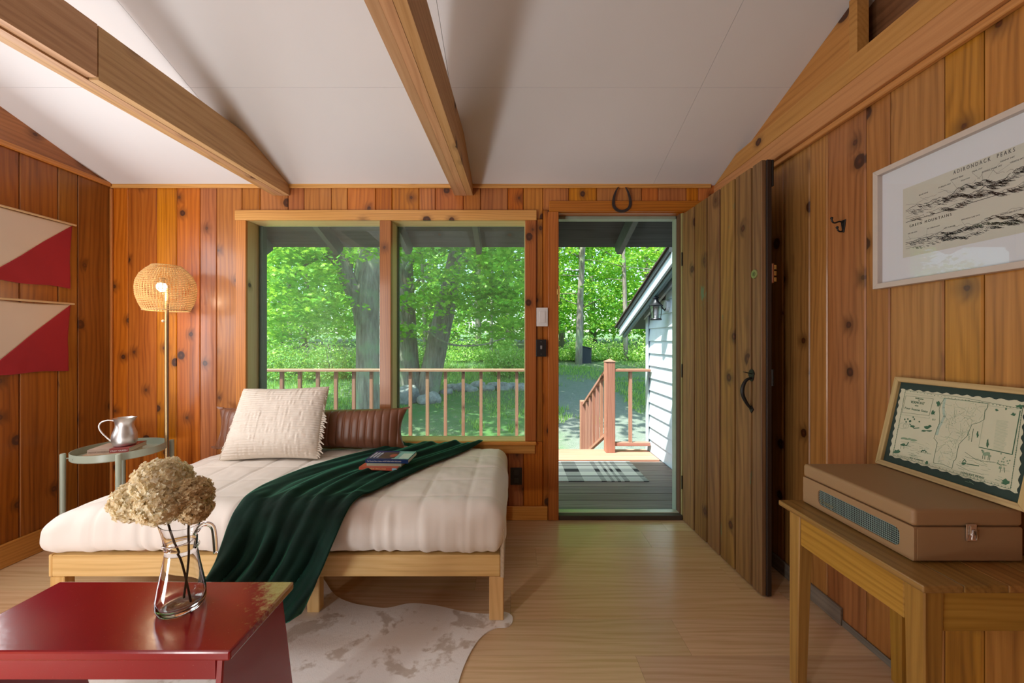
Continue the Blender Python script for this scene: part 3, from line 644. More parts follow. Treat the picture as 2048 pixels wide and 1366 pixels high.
# ---------------------------------------------------------------- deck
ZD = -.05
DECKW = wood('shaded_deck_board', (.07,.05,.045), (.15,.115,.10), (.24,.20,.18), axis='X', knots=.2, ringf=60, rough=.6, coat=0, bump=.5, spread=.15)  # weathered boards near the house, eave shade put into their colour
DECKR = wood('sunlit_red_board', (.34,.14,.10), (.46,.21,.15), (.56,.29,.22), axis='X', knots=.2, ringf=60, rough=.6, coat=0, spread=.08)  # red boards past the eave shadow, sunlight put into their colour
RAILZ = wood('red_brown_railing_upright', (.21,.095,.058), (.32,.16,.105), (.43,.23,.155), knots=.2, ringf=80, rough=.6, coat=0, spread=.12)  # tree shade over the railing is put into this darker colour
RAILX = wood('red_brown_railing_rail', (.21,.095,.058), (.32,.16,.105), (.43,.23,.155), axis='X', knots=.2, ringf=80, rough=.6, coat=0, spread=.12)
dk = struct('deck'); y = YB+.155
while y < 4.0:
    y1 = min(y+.14, 4.06)
    bx('deck_board', DECKW, dk, -3.6,1.565,y+.0025,y1-.0025,ZD-.03,ZD, bevel=.003); y = y1
bx('deck_board', DECKR, dk, -3.6,1.565,4.063,4.20,ZD-.03,ZD, bevel=.003); bx('deck_board', DECKR, dk, -3.6,1.565,4.205,4.46,ZD-.03,ZD, bevel=.003)
bx('rim_joist', DECKW, dk, -3.6,1.565,4.40,4.44,-.62,ZD-.031)
YP = 4.36
def post(label, x, ztop, y=YP, zb=ZD):
    t = thing('railing_post', label, 'post', (x,y,zb)); w = .052
    MB().box(-w,w,-w,w,0,ztop-zb-.03).build('shaft', RAILZ, t, bevel=.004)
    MB().hexa([(-w-.006,-w-.006,ztop-zb-.03),(w+.006,-w-.006,ztop-zb-.03),(w+.006,w+.006,ztop-zb-.03),(-w-.006,w+.006,ztop-zb-.03),(-.004,-.004,ztop-zb),(.004,-.004,ztop-zb),(.004,.004,ztop-zb),(-.004,.004,ztop-zb)]).build('cap', RAILZ, t)
xp = (1219-1024)*YP/K
post('square railing post with a pointed cap at the head of the steps', xp, H-.197)
post('square post ending the long railing, hidden from inside by the door casing', .32, H-.197)
def rail(label, x0, x1, balx, name='railing', posts=True):
    t = thing(name, label, 'railing', (x0,YP,ZD)); OFF[t] = Vector((x0,YP,ZD))
    bx('top_rail', RAILX, t, x0,x1,YP-.045,YP+.045,H-.341,H-.312, bevel=.004)
    bx('bottom_rail', RAILX, t, x0,x1,YP-.03,YP+.03,ZD+.07,ZD+.108, bevel=.003)
    for x in balx: bx('baluster', RAILZ, t, x-.017,x+.017,YP-.017,YP+.017,ZD+.1085,H-.3415)
bal = [(p-1024)*YP/K for p in (528.5,564,600,636,672,708,743,779,821,855,891,926.5,962,997.5,1033.5)]
bal = [bal[0]-.2025*k for k in (3,2,1)]+bal
rail('long red-brown wooden railing across the deck outside the windows', -3.45, .266, bal)
rail('short red-brown railing between the step post and the blue siding', xp+.053, 1.564, [(1260.5-1024)*YP/K])
# stair railing going down away from the house
t = thing('stair_railing', 'sloping stair railing behind the capped post, leading down to the drive', 'railing', (xp-.02,YP,ZD)); o0 = Vector((xp-.02,YP,ZD)); OFF[t] = o0
def ln(s): return Vector((xp-.02-.06*s, YP+.1+1.0*s, 0)), H-.33-.55*s
a_, za = ln(0); b_, zb_ = ln(1)
for nm, dz, w_ in (('top_rail',0,.03),('bottom_rail',-.72,.02)):
    MB().hexa([(a_.x-w_,a_.y-.045,za+dz-.035),(a_.x+w_,a_.y-.045,za+dz-.035),(b_.x+w_,b_.y,zb_+dz-.035),(b_.x-w_,b_.y,zb_+dz-.035),(a_.x-w_,a_.y-.045,za+dz),(a_.x+w_,a_.y-.045,za+dz),(b_.x+w_,b_.y,zb_+dz),(b_.x-w_,b_.y,zb_+dz)]).build(nm, RAILX, t)
for k in range(1,6):
    p, zp = ln(k/6); bx('baluster', RAILZ, t, p.x-.018,p.x+.018,p.y-.018,p.y+.018,zp-.75,zp-.04)
p, zp = ln(1.03); bx('newel', RAILZ, t, p.x-.05,p.x+.05,p.y-.05,p.y+.05,-.62,zp+.05, bevel=.004)
st = thing('steps', 'wooden steps down from the deck beside the stair railing', 'steps', (.75,4.8,-.6)); OFF[st] = Vector((.75,4.8,-.6))
for k in range(2):
    bx('tread', RAILX, st, .4,1.06,4.5+.33*k,4.78+.33*k,-.23-.19*k,-.195-.19*k)
for x in (.42,1.02): bx('stringer', RAILX, st, x,x+.035,4.47,5.2,-.6,-.44)
# plaid rug on the deck
t = T('plaid_rug_weave'); c = t.n('TexCoord', out=3); sp_ = t.n('SeparateXYZ', {0:c}, out=None); X_, Y_ = sp_.outputs[0], sp_.outputs[1]
def bands(v, L):
    o = None
    for a, b in L:
        m_ = t.M('MULTIPLY', t.M('GREATER_THAN', v, a), t.M('LESS_THAN', v, b)); o = m_ if o is None else t.M('ADD', o, m_, clamp=True)
    return o
rx0, rx1, ry0, ry1 = .10, 1.222, 3.42, 3.985
cx_, cy_ = (rx0+rx1)/2, (ry0+ry1)/2
bx_ = bands(X_, [(a-cx_,b-cx_) for a,b in ((.19,.33),(.505,.645),(.80,.845),(.888,.915),(.945,.972),(1.005,1.05),(1.175,1.222))])
by_ = bands(Y_, [(a-cy_,b-cy_) for a,b in ((3.66,3.75),)]); by2 = bands(Y_, [(a-cy_,b-cy_) for a,b in ((3.435,3.447),(3.462,3.474),(3.489,3.50),(3.53,3.56),(3.90,3.912),(3.93,3.942),(3.96,3.972),(3.84,3.86))])
wv = t.M('GREATER_THAN', t.M('SINE', t.M('MULTIPLY', Y_, 420.)), -.25)
k1 = t.M('MULTIPLY', bx_, t.M('ADD', t.M('MULTIPLY', wv, .75), t.M('MULTIPLY', by_, 1.), clamp=True))
col = t.mix(t.M('MULTIPLY', by_, .5), (.62,.64,.58), (.20,.22,.22)); col = t.mix(t.M('MULTIPLY', by2, .85), col, (.05,.055,.06)); col = t.mix(k1, col, (.022,.024,.028))
rm = t.bsdf(col, .95, bump=t.M('SINE', t.M('MULTIPLY', Y_, 420.)), bstr=.2)
rug = thing('plaid_rug', 'black and white plaid woven rug on the deck outside the doorway', 'rug', (cx_,cy_,ZD)); OFF[rug] = Vector((cx_,cy_,ZD))
bx('woven_mat', rm, rug, rx0,rx1,ry0,ry1,ZD+.001,ZD+.009)
# ---------------------------------------------------------------- blue wing of the house
XW = 1.57
SIDE = plain('pale_blue_siding_paint', (.46,.60,.65), .5, nscale=14, var=.1)
wg = MB().prism([(YB+.14,-.62),(4.44,-.62),(4.44,H+.80-.375*(4.44-3.32)-.03),(3.3,H+.77),(YB+.14,H+.77)], lambda u,v,d:(d,u,v), XW+.03, XW+.2).build('wing_wall', plain('wing_core',(.2,.25,.26),.8)); wg['kind'] = 'structure'
z = ZD-.14*4
def rake(y): return H+.80-.375*(y-3.32)      # underside of the wing roof
while z < H+1.3:
    y0, y1 = YB+.14, 4.44
    z1 = z+.14
    ye = min(y1, 3.32+(H+.80-z1)/.375-.02)
    if ye > y0+.05:
        m = MB(); yr = [y0, ye]
        m.hexa([(XW,y0,z),(XW+.03,y0,z),(XW+.03,ye,z),(XW,ye,z),(XW+.016,y0,z1+.004),(XW+.03,y0,z1+.004),(XW+.03,ye,z1+.004),(XW+.016,ye,z1+.004)])
        m.build('siding_board', SIDE, wg)
    z = z1
cb = struct('trim_6'); bx('corner_board', plain('white_blue_trim', (.45,.56,.60), .5), cb, XW-.012,XW+.06,4.442,4.475,-.6,rake(4.46)-.02)
bx('corner_board', plain('white_blue_trim_side', (.45,.56,.60), .5), cb, XW-.012,XW-.001,4.40,4.4415,-.6,rake(4.46)-.02)
wrf = struct('wing_roof')
def slab(x0,x1,ya,yb,d0,d1,nm,mat):
    MB().hexa([(x0,ya,rake(ya)+d0),(x1,ya,rake(ya)+d0),(x1,yb,rake(yb)+d0),(x0,yb,rake(yb)+d0),(x0,ya,rake(ya)+d1),(x1,ya,rake(ya)+d1),(x1,yb,rake(yb)+d1),(x0,yb,rake(yb)+d1)]).build(nm, mat, wrf)
SHING = plain('dark_brown_shingles', (.045,.03,.025), .8, nscale=60, var=.4)
slab(1.38,4.5,3.36,5.02,.0,.045,'roof_sheathing', plain('roof_soffit_dark',(.06,.075,.075),.7))
for k in range(7): slab(1.36,4.5,3.36+.245*k,3.36+.245*k+.26,.046+.004*(k%2),.062+.004*(k%2),'shingle_course', SHING)
slab(1.40,1.425,3.36,5.0,-.10,-.001,'rake_board', SIDE)
slab(1.435,1.465,3.36,4.95,-.14,-.04,'rake_trim', plain('dark_teal_trim',(.09,.14,.15),.5))
slab(1.426,1.56,3.36,4.98,-.015,-.003,'soffit_board', plain('soffit_teal',(.12,.18,.19),.6))
slab(1.545,1.57,3.36,4.5,-.10,-.02,'frieze_board', SIDE)
# lantern
lx, ly, lz = 1.452, 3.87, H+.31
t = thing('wall_lantern', 'black coach lantern bracketed to the pale blue siding', 'lantern', (XW,ly,lz)); OFF[t] = Vector((XW,ly,lz))
BLK = plain('black_lantern_metal', (.025,.03,.035), .4, metal=.6)
MB().lathe([(0,0),(.045,0),(.05,.008),(.02,.03),(0,.03)], seg=20).build('x', BLK) if False else None
m = MB(); m.lathe([(.0,-.095),(.052,-.095),(.056,-.085),(.05,-.075),(.0,-.075)], (lx,ly,lz), 16); m.build('base', BLK, t, smooth=40)
m = MB(); m.lathe([(.066,.045),(.07,.053),(.05,.068),(.028,.095),(.022,.12),(.034,.126),(.034,.134),(.012,.145),(.0,.16)], (lx,ly,lz), 16); m.build('roof_cap', BLK, t, smooth=40)
lg = T('lantern_glass'); o_ = lg.n('MixShader', {0:.12, 1:lg.n('BsdfTransparent', {'Color':(.93,.96,1)}), 2:lg.n('BsdfGlossy', {'Roughness':.05})}); lg.nt.links.new(o_, lg.out.inputs[0])
m = MB(); m.lathe([(.048,-.075),(.06,.045)], (lx,ly,lz), 8); m.f = m.f[:-2]; m.build('glass', lg.m, t)
for k in range(8):
    a = 2*math.pi*k/8; c_, s_ = math.cos(a), math.sin(a)
    MB().tube([(lx+.05*c_,ly+.05*s_,lz-.075),(lx+.062*c_,ly+.062*s_,lz+.046)], .003, 5).build('cage_bar', BLK, t)
MB().lathe([(.0,-.07),(.012,-.07),(.018,-.03),(.012,.02),(0,.03)], (lx,ly,lz), 12).build('bulb', plain('frosted_bulb',(.8,.8,.8),.3), t, smooth=60)
MB().tube([(XW-.005,ly,lz+.04),(XW-.03,ly,lz+.005),(XW-.055,ly,lz+.03),(lx+.055,ly,lz+.05)], .008, 8).build('bracket', BLK, t, smooth=60)
m = MB(); m.tube([(XW+.01,ly,lz+.05),(XW-.02,ly,lz+.05)], .055, 20); m.build('mounting_block', plain('white_round_block',(.65,.75,.78),.5), t, smooth=40)
# ================================================================ furniture
def arrobj(name, V, F, mat, parent, off=None, smooth=True, **k):
    c = (V.min(0)+V.max(0))/2; o = npmesh(name, V-c, F, mat, parent, smooth=smooth, **k)
    base = OFF.get(parent, Vector((0,0,0))) if parent else Vector((0,0,0))
    o.location = Vector(c.tolist())-base; OFF[o] = Vector(c.tolist()); return o
def cloth(name, col, col2=None, rough=.9, sheen=.3, wscale=500, bstr=.15):
    t = T(name); c = t.n('TexCoord', out=3); n = t.noise(c, wscale, 2); n2 = t.noise(c, 3, 3)
    return t.bsdf(t.mix(n2, col, col2 or tuple(x*.93 for x in col)), rough, bump=n, bstr=bstr, bdist=.0008, sheen=sheen)
# --- bed
BX0, BX1, BY0, BY1 = -1.983, -.034, 1.641, 2.56
t = thing('daybed', 'low pale pine daybed frame under the white mattress', 'bed', ((BX0+BX1)/2,(BY0+BY1)/2,0)); OFF[t] = Vector(t.location)
bx('front_rail', BEDW, t, BX0+.012,BX1-.016,BY0,BY0+.036,.195,.287, bevel=.004)
bx('back_rail', BEDW, t, BX0+.012,BX1-.016,BY1-.036,BY1,.195,.287, bevel=.004)
bx('side_rail', BEDZ, t, BX0-.002,BX0+.0115,BY0,BY1,.195,.289, bevel=.003)
bx('side_panel', wood('bed_side_plywood', (.5,.4,.26), (.66,.56,.40), (.74,.66,.5), axis='Y', knots=0, coat=0), t, BX1-.0155,BX1,BY0+.001,BY1,.19,.40, bevel=.002)
for x in (BX0+.002, (BX0+BX1)/2-.06, BX1-.064):
    for y in (BY0+.002, BY1-.045):
        if x < BX0+.1 or x > BX1-.1 or y > 2: bx('leg', BEDZ, t, x,x+.062,y,y+.043,.0062 if (x > -1 and y < 2) else 0,.194, bevel=.003)
bx('leg', BEDZ, t, -.905,-.85,BY0+.05,BY0+.093,.0062,.194, bevel=.003)
for k in range(12):
    x = BX0+.06+k*.16; bx('slat', BEDZ, t, x,x+.08,BY0+.04,BY1-.04,.262,.28)
# --- mattress with quilted cover
MX0, MX1, MY0, MY1, MZ0, MZ1 = -2.03, -.028, 1.622, 2.56, .2895, .505
V, F, N = rbox(MX0,MX1,MY0,MY1,MZ0,MZ1,.075,.0105)
def seam(v, p, o): return np.abs(((v-o)/p+.5)%1-.5)*p
def quilt(V, N):
    x,y,z = V.T; px_, py_ = .197, .20
    dx, dy = seam(x,px_,-.196), seam(y,py_,1.735)
    top = np.clip(N[:,2],0,1)
    sx = np.exp(-(dx/.0045)**2)*(.35+.65*np.maximum(top, -N[:,1].clip(-1,0))); sy = np.exp(-(dy/.0045)**2)*top
    puff = .0045*np.sqrt(np.abs(np.sin(math.pi*(x+.196)/px_)*np.sin(math.pi*(y-1.735)/py_)))*top
    front = np.clip(-N[:,1],0,1)*np.exp(-((z-.37)/.09)**2)*.012+np.clip(N[:,0],0,1)*.004+np.clip(-N[:,0],0,1)*.012
    wr = ((vnoise(x*38+y*6,z*7+y*9,1)-.5)*.010+(vnoise(x*14,z*5+y*12,5)-.5)*.010)*np.clip(1.2-top,0,1)+(vnoise(x*9+y*14,y*6,3)-.5)*.006+(vnoise(x*30+y*11,y*22-x*9,8)-.5)*.0025
    return V+N*(puff+front+wr-.0065*sx-.0065*sy)[:,None]
V = quilt(V, N)
# loosen the corners: the top sags towards both ends
e = np.clip((MX0+.42-V[:,0])/.42,0,1); V[:,2] -= (e**2)*.075*np.clip((V[:,2]-MZ0)/.2,0,1)
e = np.clip((V[:,0]-(MX1-.1))/.1,0,1); V[:,2] -= e**2*.02*np.clip((V[:,2]-MZ0)/.2,0,1)
V[:,2] = np.maximum(V[:,2], MZ0)
SHEET = cloth('white_quilt_cotton', (.86,.82,.755), (.83,.785,.72), wscale=350, sheen=.1, bstr=.08)
mt = thing('mattress', 'thick white square-quilted mattress on the pine daybed', 'mattress', ((MX0+MX1)/2,(MY0+MY1)/2,MZ0)); OFF[mt] = Vector(mt.location)
arrobj('quilted_cover', V, F, SHEET, mt)
def ztop(x, y): return MZ1-(np.clip((MX0+.42-x)/.42,0,1)**2)*.075
# --- green velvet throw
Lp = [(-.775,2.545,.512),(-.841,2.397,.512),(-.983,2.218,.512),(-1.089,2.033,.512),(-1.149,1.843,.512),(-1.160,1.70,.513),(-1.169,1.655,.503),(-1.174,1.622,.475),(-1.179,1.604,.43),(-1.192,1.590,.34),(-1.208,1.585,.278),(-1.22,1.578,.228)]
Rp = [(-.195,2.55,.52),(-.2875,2.397,.512),(-.44,2.138,.512),(-.558,1.902,.512),(-.629,1.736,.511),(-.66,1.69,.511),(-.68,1.645,.498),(-.70,1.612,.462),(-.725,1.596,.39),(-.76,1.586,.28),(-.82,1.578,.17),(-.862,1.57,.095)]
L_ = [Vector(p) for p in sm(Lp, 20)]; R_ = [Vector(p) for p in sm(Rp, 20)]
n, m_ = len(L_), 90; G = np.zeros((n, m_, 3))
for i in range(n):
    for j in range(m_): G[i,j] = L_[i].lerp(R_[i], j/(m_-1))
hang = np.clip((.515-G[...,2])/.09, 0, 1); u = np.linspace(0,1,m_)[None,:]*np.ones((n,1)); vv = np.linspace(0,1,n)[:,None]*np.ones((1,m_))
wob = u+.06*np.sin(vv*7)+.05*(vnoise(vv*5,u*3,3)-.5)
fold = (np.sin(wob*2*math.pi*3.3+.5)*.5+.5)**2*.75+(np.sin(wob*2*math.pi*7.7+vv*4)*.5+.5)*.35
small = vnoise(u*26+vv*8, vv*14, 6)
amp_bed = .022*fold+.006*small
amp_h = .07*fold*np.clip((.52-G[...,2])/.25,0,1)+.006*small
G[...,2] += (1-hang)*(amp_bed-.003*np.exp(-(u/.03)**2)-.003*np.exp(-((1-u)/.03)**2)); G[...,1] -= hang*amp_h

idx = np.arange(n*m_).reshape(n,m_); F = np.stack([idx[:-1,:-1],idx[1:,:-1],idx[1:,1:],idx[:-1,1:]],-1).reshape(-1,4)
t_ = T('green_velvet'); c = t_.n('TexCoord', out=3); n1 = t_.noise(c, 7, 4, .6); n2 = t_.noise(c, 600, 2)
VELV = t_.bsdf(t_.mix(t_.smooth(n1,.35,.65), (.002,.014,.009), (.004,.028,.018)), .8, bump=n2, bstr=.2, bdist=.001, extra={'Sheen Weight':1.,'Sheen Roughness':.28,'Sheen Tint':(.10,.50,.33,1),'Specular IOR Level':.2})
th = thing('throw_blanket', 'dark green velvet throw draped diagonally over the white mattress', 'blanket', (-.7,2.0,.5)); OFF[th] = Vector(th.location)
o = arrobj('velvet_cloth', G.reshape(-1,3), F, VELV, th); m = o.modifiers.new('solid','SOLIDIFY'); m.thickness = .006; m.offset = 1
he = MB(); he.tube([tuple(G[-1,j]) for j in range(0,m_,2)], .0065, 6); he.build('hem', VELV, th, smooth=60)
# --- cushions
def pillow(W, Hh, Tn, n=70, m=46, pinch=.07, pw=2.6, disp=None):
    us = np.linspace(-1,1,n); vs = np.linspace(-1,1,m); U, Vv = np.meshgrid(us,vs,indexing='ij')
    th_ = (np.clip(1-np.abs(U)**pw,0,1)*np.clip(1-np.abs(Vv)**pw,0,1))**.5
    X = U*W/2*(1-pinch*(1-Vv**2)*0-pinch*np.cos(Vv*math.pi/2)*.6*np.abs(U)**3); Z = Vv*Hh/2*(1-pinch*np.cos(U*math.pi/2)*np.abs(Vv)**3)
    d = disp(X, Z) if disp else 0
    A = np.stack([X, -th_*(Tn/2)-d*(th_>.05), Z],-1); B = np.stack([X, th_*(Tn/2), Z],-1)
    idx = np.arange(n*m).reshape(n,m); f = np.stack([idx[:-1,:-1],idx[1:,:-1],idx[1:,1:],idx[:-1,1:]],-1).reshape(-1,4)
    return np.concatenate([A.reshape(-1,3),B.reshape(-1,3)]), np.concatenate([f, f[:,::-1]+n*m])
def tilted(name, label, cat, loc, rx, rz=0, ry=0):
    return thing(name, label, cat, loc, (math.radians(rx), math.radians(ry), math.radians(rz)))
t_ = T('brown_leather'); c = t_.n('TexCoord', out=3); n1 = t_.n('TexVoronoi', {'Vector':c,'Scale':260.}, out=0); n2 = t_.noise(c, 8, 3)
LEATH = t_.bsdf(t_.mix(n2, (.15,.055,.026), (.24,.095,.046)), .36, bump=n1, bstr=.15, bdist=.0006, extra={'Specular IOR Level':.6})
bo = tilted('bolster_cushion', 'long brown leather cushion with stitched channels, behind the cream pillow', 'cushion', (-1.30,2.462,.517), -11)
W_ = 1.235
def chan(X, Z): return -.0045*np.exp(-(seam(X,.047,0)/.0035)**2)+.002*np.sin(seam(X,.047,0)/.047*3.14)
V, F = pillow(W_, .262, .15, 300, 40, pinch=.10, pw=3.4, disp=chan); V[:,2] += .125
arrobj('leather_cover', V, F, LEATH, bo)
for s in (-1,1):
    for zc in (.245,.005): MB().hexa([(s*(W_/2-.03),-.008,zc-.012),(s*(W_/2+.012),-.004,zc-.002+.012*(zc>.1)),(s*(W_/2+.012),.004,zc-.002+.012*(zc>.1)),(s*(W_/2-.03),.008,zc-.012),(s*(W_/2-.03),-.008,zc+.012),(s*(W_/2+.014),-.004,zc+.008+.012*(zc>.1)),(s*(W_/2+.014),.004,zc+.008+.012*(zc>.1)),(s*(W_/2-.03),.008,zc+.012)]).build('corner', LEATH, bo, smooth=60)
CREAM = T('cream_woven_cotton'); c = CREAM.n('TexCoord', out=3)
CREAM = CREAM.bsdf(CREAM.mix(CREAM.noise(c, 14, 3), (.84,.77,.68), (.74,.66,.56)), .95, bump=CREAM.noise(c, 420, 3), bstr=.5, bdist=.002, sheen=.2)
pi_ = tilted('throw_pillow', 'cream textured square pillow with a tasselled edge, leaning on the leather cushion', 'cushion', (-1.415,2.235,.518), -26, ry=-1.5)
def knob(X, Z):
    r = np.abs(np.sin(Z*math.pi/.0145))**.7*.0045; b = (vnoise(X*90,Z*30,2)-.3)*.004
    blk = np.where(vnoise(X*7+3,Z*0+.5,4) > .55, 1.0, .55); return r*blk+b
V, F = pillow(.555, .445, .15, 200, 190, pinch=.06, pw=3.0, disp=knob); V[:,2] += .215
V[:,0] *= 1-.05*(V[:,2]/.43-.5)
arrobj('woven_cover', V, F, CREAM, pi_)
fr_ = MB(); random.seed(5)
for s in (-1,1):
    for k in range(34):
        z = .012+k*.0125; x = s*(.262-.013*(z/.43-.5)*2); e_ = s*random.uniform(.022,.042) if (s > 0 and z < .27) else s*random.uniform(.008,.018)
        fr_.tube([(x,-.004,z),(x+e_*.5,-.012,z+.001),(x+e_,-.008,z-random.uniform(.004,.016))], [.0055,.005,.003], 5)
fr_.build('tassel_fringe', CREAM, pi_, smooth=60, kind='stuff')
# --- books
def txt(s, size, mat, parent, M4, name='lettering', ex=.0003, sx=1.0, align='LEFT', shear=0):
    cu = bpy.data.curves.new('t', 'FONT'); cu.body = s; cu.size = size; cu.extrude = ex; cu.align_x = align; cu.align_y = 'CENTER'; cu.shear = shear; cu.resolution_u = 3
    ob = bpy.data.objects.new('t', cu); COL.objects.link(ob); bpy.context.view_layer.update()
    me = bpy.data.meshes.new_from_object(ob.evaluated_get(bpy.context.evaluated_depsgraph_get())); bpy.data.objects.remove(ob)
    me.transform(Matrix.Diagonal((sx,1,1,1))); me.transform(M4); me.materials.clear(); me.materials.append(mat); me.name = name
    o = bpy.data.objects.new(name, me); link(o, parent); return o
def frame3(o, u, v):  # matrix mapping text x->u, y->v at origin o
    u = Vector(u).normalized(); v = Vector(v).normalized(); w = u.cross(v)
    return Matrix(((u.x,v.x,w.x,o[0]),(u.y,v.y,w.y,o[1]),(u.z,v.z,w.z,o[2]),(0,0,0,1)))
PAPER = plain('page_block', (.70,.64,.52), .9, nscale=200, var=.12)
def book(label, loc, rz, L, D, Tn, cov, group, parts=None, tilt=0):
    """spine along +x at y=0 facing -y, lying flat"""
    t = thing('book', label, 'book', loc, (math.radians(tilt),0,math.radians(rz)), group)
    bx('pages', PAPER, t, -L/2+.003,L/2-.003,.002,D-.003,.0012,Tn-.0012)
    MB().box(-L/2,L/2,0,D,0,.0011).box(-L/2,L/2,-.0005,.0018,0,Tn).box(-L/2,L/2,0,D,Tn-.0011,Tn).build('cover', cov, t)
    return t
INKW = plain('white_print', (.75,.75,.75), .5, var=.01); INKK = plain('black_print', (.02,.02,.02), .6, var=.01)
NAVY = plain('navy_cover', (.012,.035,.15), .25, nscale=10); PALEGR = plain('pale_green_cover', (.42,.52,.40), .35, nscale=10)
REDC = plain('orange_red_cover', (.55,.10,.05), .35, nscale=10)
g_ = 'books stacked on the green throw'
by_, bz_ = 2.00, .535
b3 = book('thin orange-red book at the bottom of the stack on the green throw', (-.695,by_-.012,bz_), -5, .205, .15, .014, REDC, g_)
txt('NEW ENGLAND', .011, plain('yellow_print',(.75,.55,.25),.5), b3, frame3((-.045,-.0008,.007),(1,0,0),(0,0,1)), sx=1.1)
bx('spine_patch', plain('sky_blue_print',(.35,.6,.75),.4), b3, .075,.1,-.0012,-.0006,.002,.0125)
b2 = book('pale green book in the middle of the stack on the green throw', (-.672,by_+.012,bz_+.0145), -3, .185, .15, .016, PALEGR, g_)
b1 = book('navy and turquoise book on top of the stack on the green throw', (-.655,by_+.005,bz_+.031), -3, .228, .155, .019, NAVY, g_)
bx('cover_photo', plain('turquoise_print', (.28,.58,.55), .25, nscale=30, var=.3), b1, .02,.110,.012,.15,.019,.0195)
bx('cover_photo', plain('dark_photo_print', (.09,.07,.06), .3, nscale=60, var=.6), b1, -.055,.03,.02,.13,.0192,.0197)
MB().prism([(.012+.02*math.cos(a),.07+.028*math.sin(a)) for a in [k*math.pi/8 for k in range(16)]], lambda u,v,d:(u,v,d), .0197,.02).build('cover_emblem', plain('terracotta_print',(.45,.12,.08),.3), b1)
bx('cover_photo', plain('pale_mint_print', (.62,.80,.72), .25, nscale=30, var=.1), b1, .055,.108,.02,.11,.0196,.0199)
for k in range(3): txt('NORTHERN', .017, INKW, b1, frame3((-.064-.017*k,.03,.0197),(0,1,0),(-1,0,0)), sx=1.0)
txt('The Mountain Biker\'s Guide to', .0088, INKW, b1, frame3((-.105,-.0008,.0095),(1,0,0),(0,0,1)), sx=.75, shear=.2)
txt('NORTHERN NEW ENGLAND', .0088, INKW, b1, frame3((-.02,-.0008,.0095),(1,0,0),(0,0,1)), sx=.85)
# --- side table
SAGE = plain('sage_green_metal', (.33,.37,.29), .38, nscale=20, var=.04)
tc = Vector((-2.335,2.29,0)); R = .205
t = thing('side_table', 'round sage green metal tray table in the corner left of the bed', 'table', (tc.x,tc.y,0)); OFF[t] = tc.copy()
MB().lathe([(0,.535),(R-.004,.535),(R,.54),(R,.578),(R-.003,.578),(R-.003,.5385),(0,.5385)], (tc.x,tc.y,0), 64).build('tray', SAGE, t, smooth=30)
for k in range(4):
    a = math.radians(45+90*k-2); r_ = R+.022; x, y = tc.x+r_*math.cos(a), tc.y+r_*math.sin(a)
    MB().lathe([(.0,0),(.0125,0),(.0125,.574),(.010,.578),(0,.578)], (x,y,0), 16).build('leg', SAGE, t, smooth=40)
    MB().tube([(tc.x+(R-.001)*math.cos(a),tc.y+(R-.001)*math.sin(a),.548),(x-.0115*math.cos(a),y-.0115*math.sin(a),.548)], .004, 6).build('bracket', SAGE, t, smooth=40)
MB().tube([(tc.x+(R+.001)*math.cos(-1.9),tc.y+(R+.001)*math.sin(-1.9),.556),(tc.x+(R+.0016)*math.cos(-1.9),tc.y+(R+.0016)*math.sin(-1.9),.556)],.0022,8).build('screw_hole', BPL, t)
g_ = 'books on the sage green side table'
KR = plain('kraft_cover', (.42,.27,.16), .8, nscale=30); TANC = plain('taupe_cover', (.45,.34,.26), .6, nscale=30)
bk = book('kraft paper covered book at the bottom on the green side table', (-2.30,2.165,.5395), 18, .205, .15, .025, KR, g_)
bk2 = book('taupe and red book under the pewter jug on the green side table', (-2.30,2.185,.5652), 16, .19, .165, .025, TANC, g_)
REDM = plain('maroon_cover', (.28,.045,.04), .4, nscale=30)
bx('spine_panel', REDM, bk2, .005,.0953,-.0012,-.0006,.0,.025); bx('cover_panel', REDM, bk2, .005,.0953,0,.165,.025,.0254)
txt('STUDY YOURSELF', .0125, INKW, bk2, frame3((.009,-.0014,.0105),(1,0,0),(0,0,1)), sx=.78, shear=.3)
txt('MOTOR WORKBOOK', .011, plain('brown_print',(.2,.13,.09),.7), bk2, frame3((-.09,-.0008,.0095),(1,0,0),(0,0,1)), sx=.92)
for k in range(9): MB().ball((.02+.07*random.random(),.02+.12*random.random(),.0254),(.004,.006,.0004),8,4).build('print_fleck', plain('cream_print',(.7,.6,.5),.6) if k == 0 else bpy.data.materials['cream_print'], bk2)
# --- pewter jug
PEW = T('pewter'); c = PEW.n('TexCoord', out=3); pn = PEW.noise(PEW.V('MULTIPLY', c, (6,6,90)), 1, 3); PEW = PEW.bsdf(PEW.mix(pn, (.60,.58,.56), (.76,.74,.72)), .38, bump=pn, bstr=.08, metal=1)
jc = Vector((-2.285,2.262,.5925))
t = thing('jug', 'pewter jug with a thin looped handle standing on the books', 'jug', jc); OFF[t] = jc.copy()
prof = [(0,0),(.047,0),(.050,.003),(.0555,.022),(.0575,.045),(.0545,.07),(.046,.095),(.0415,.112),(.0415,.13),(.0455,.148),(.0505,.157),(.0515,.160),(.0495,.1605),(.043,.148),(.0395,.13),(.0395,.112),(.044,.095),(.0525,.07),(.0555,.045),(.053,.02),(.045,.004),(0,.003)]
m = MB(); m.lathe(prof, (jc.x,jc.y,jc.z), 48)
for i,(x,y,z) in enumerate(m.v):   # pull a spout to the right
    h_ = z-jc.z
    if h_ > .13: a = math.atan2(y-jc.y, x-jc.x); k = max(0, math.cos(a-.2))**6*(h_-.13)/.03; m.v[i] = (x+.014*k, y+.002*k, z+.006*k)
m.build('body', PEW, t, smooth=50)
d_ = Vector((-.86,-.5,0)).normalized(); hp = [(.043,.146),(.07,.152),(.098,.143),(.108,.118),(.097,.085),(.075,.052),(.058,.03)]
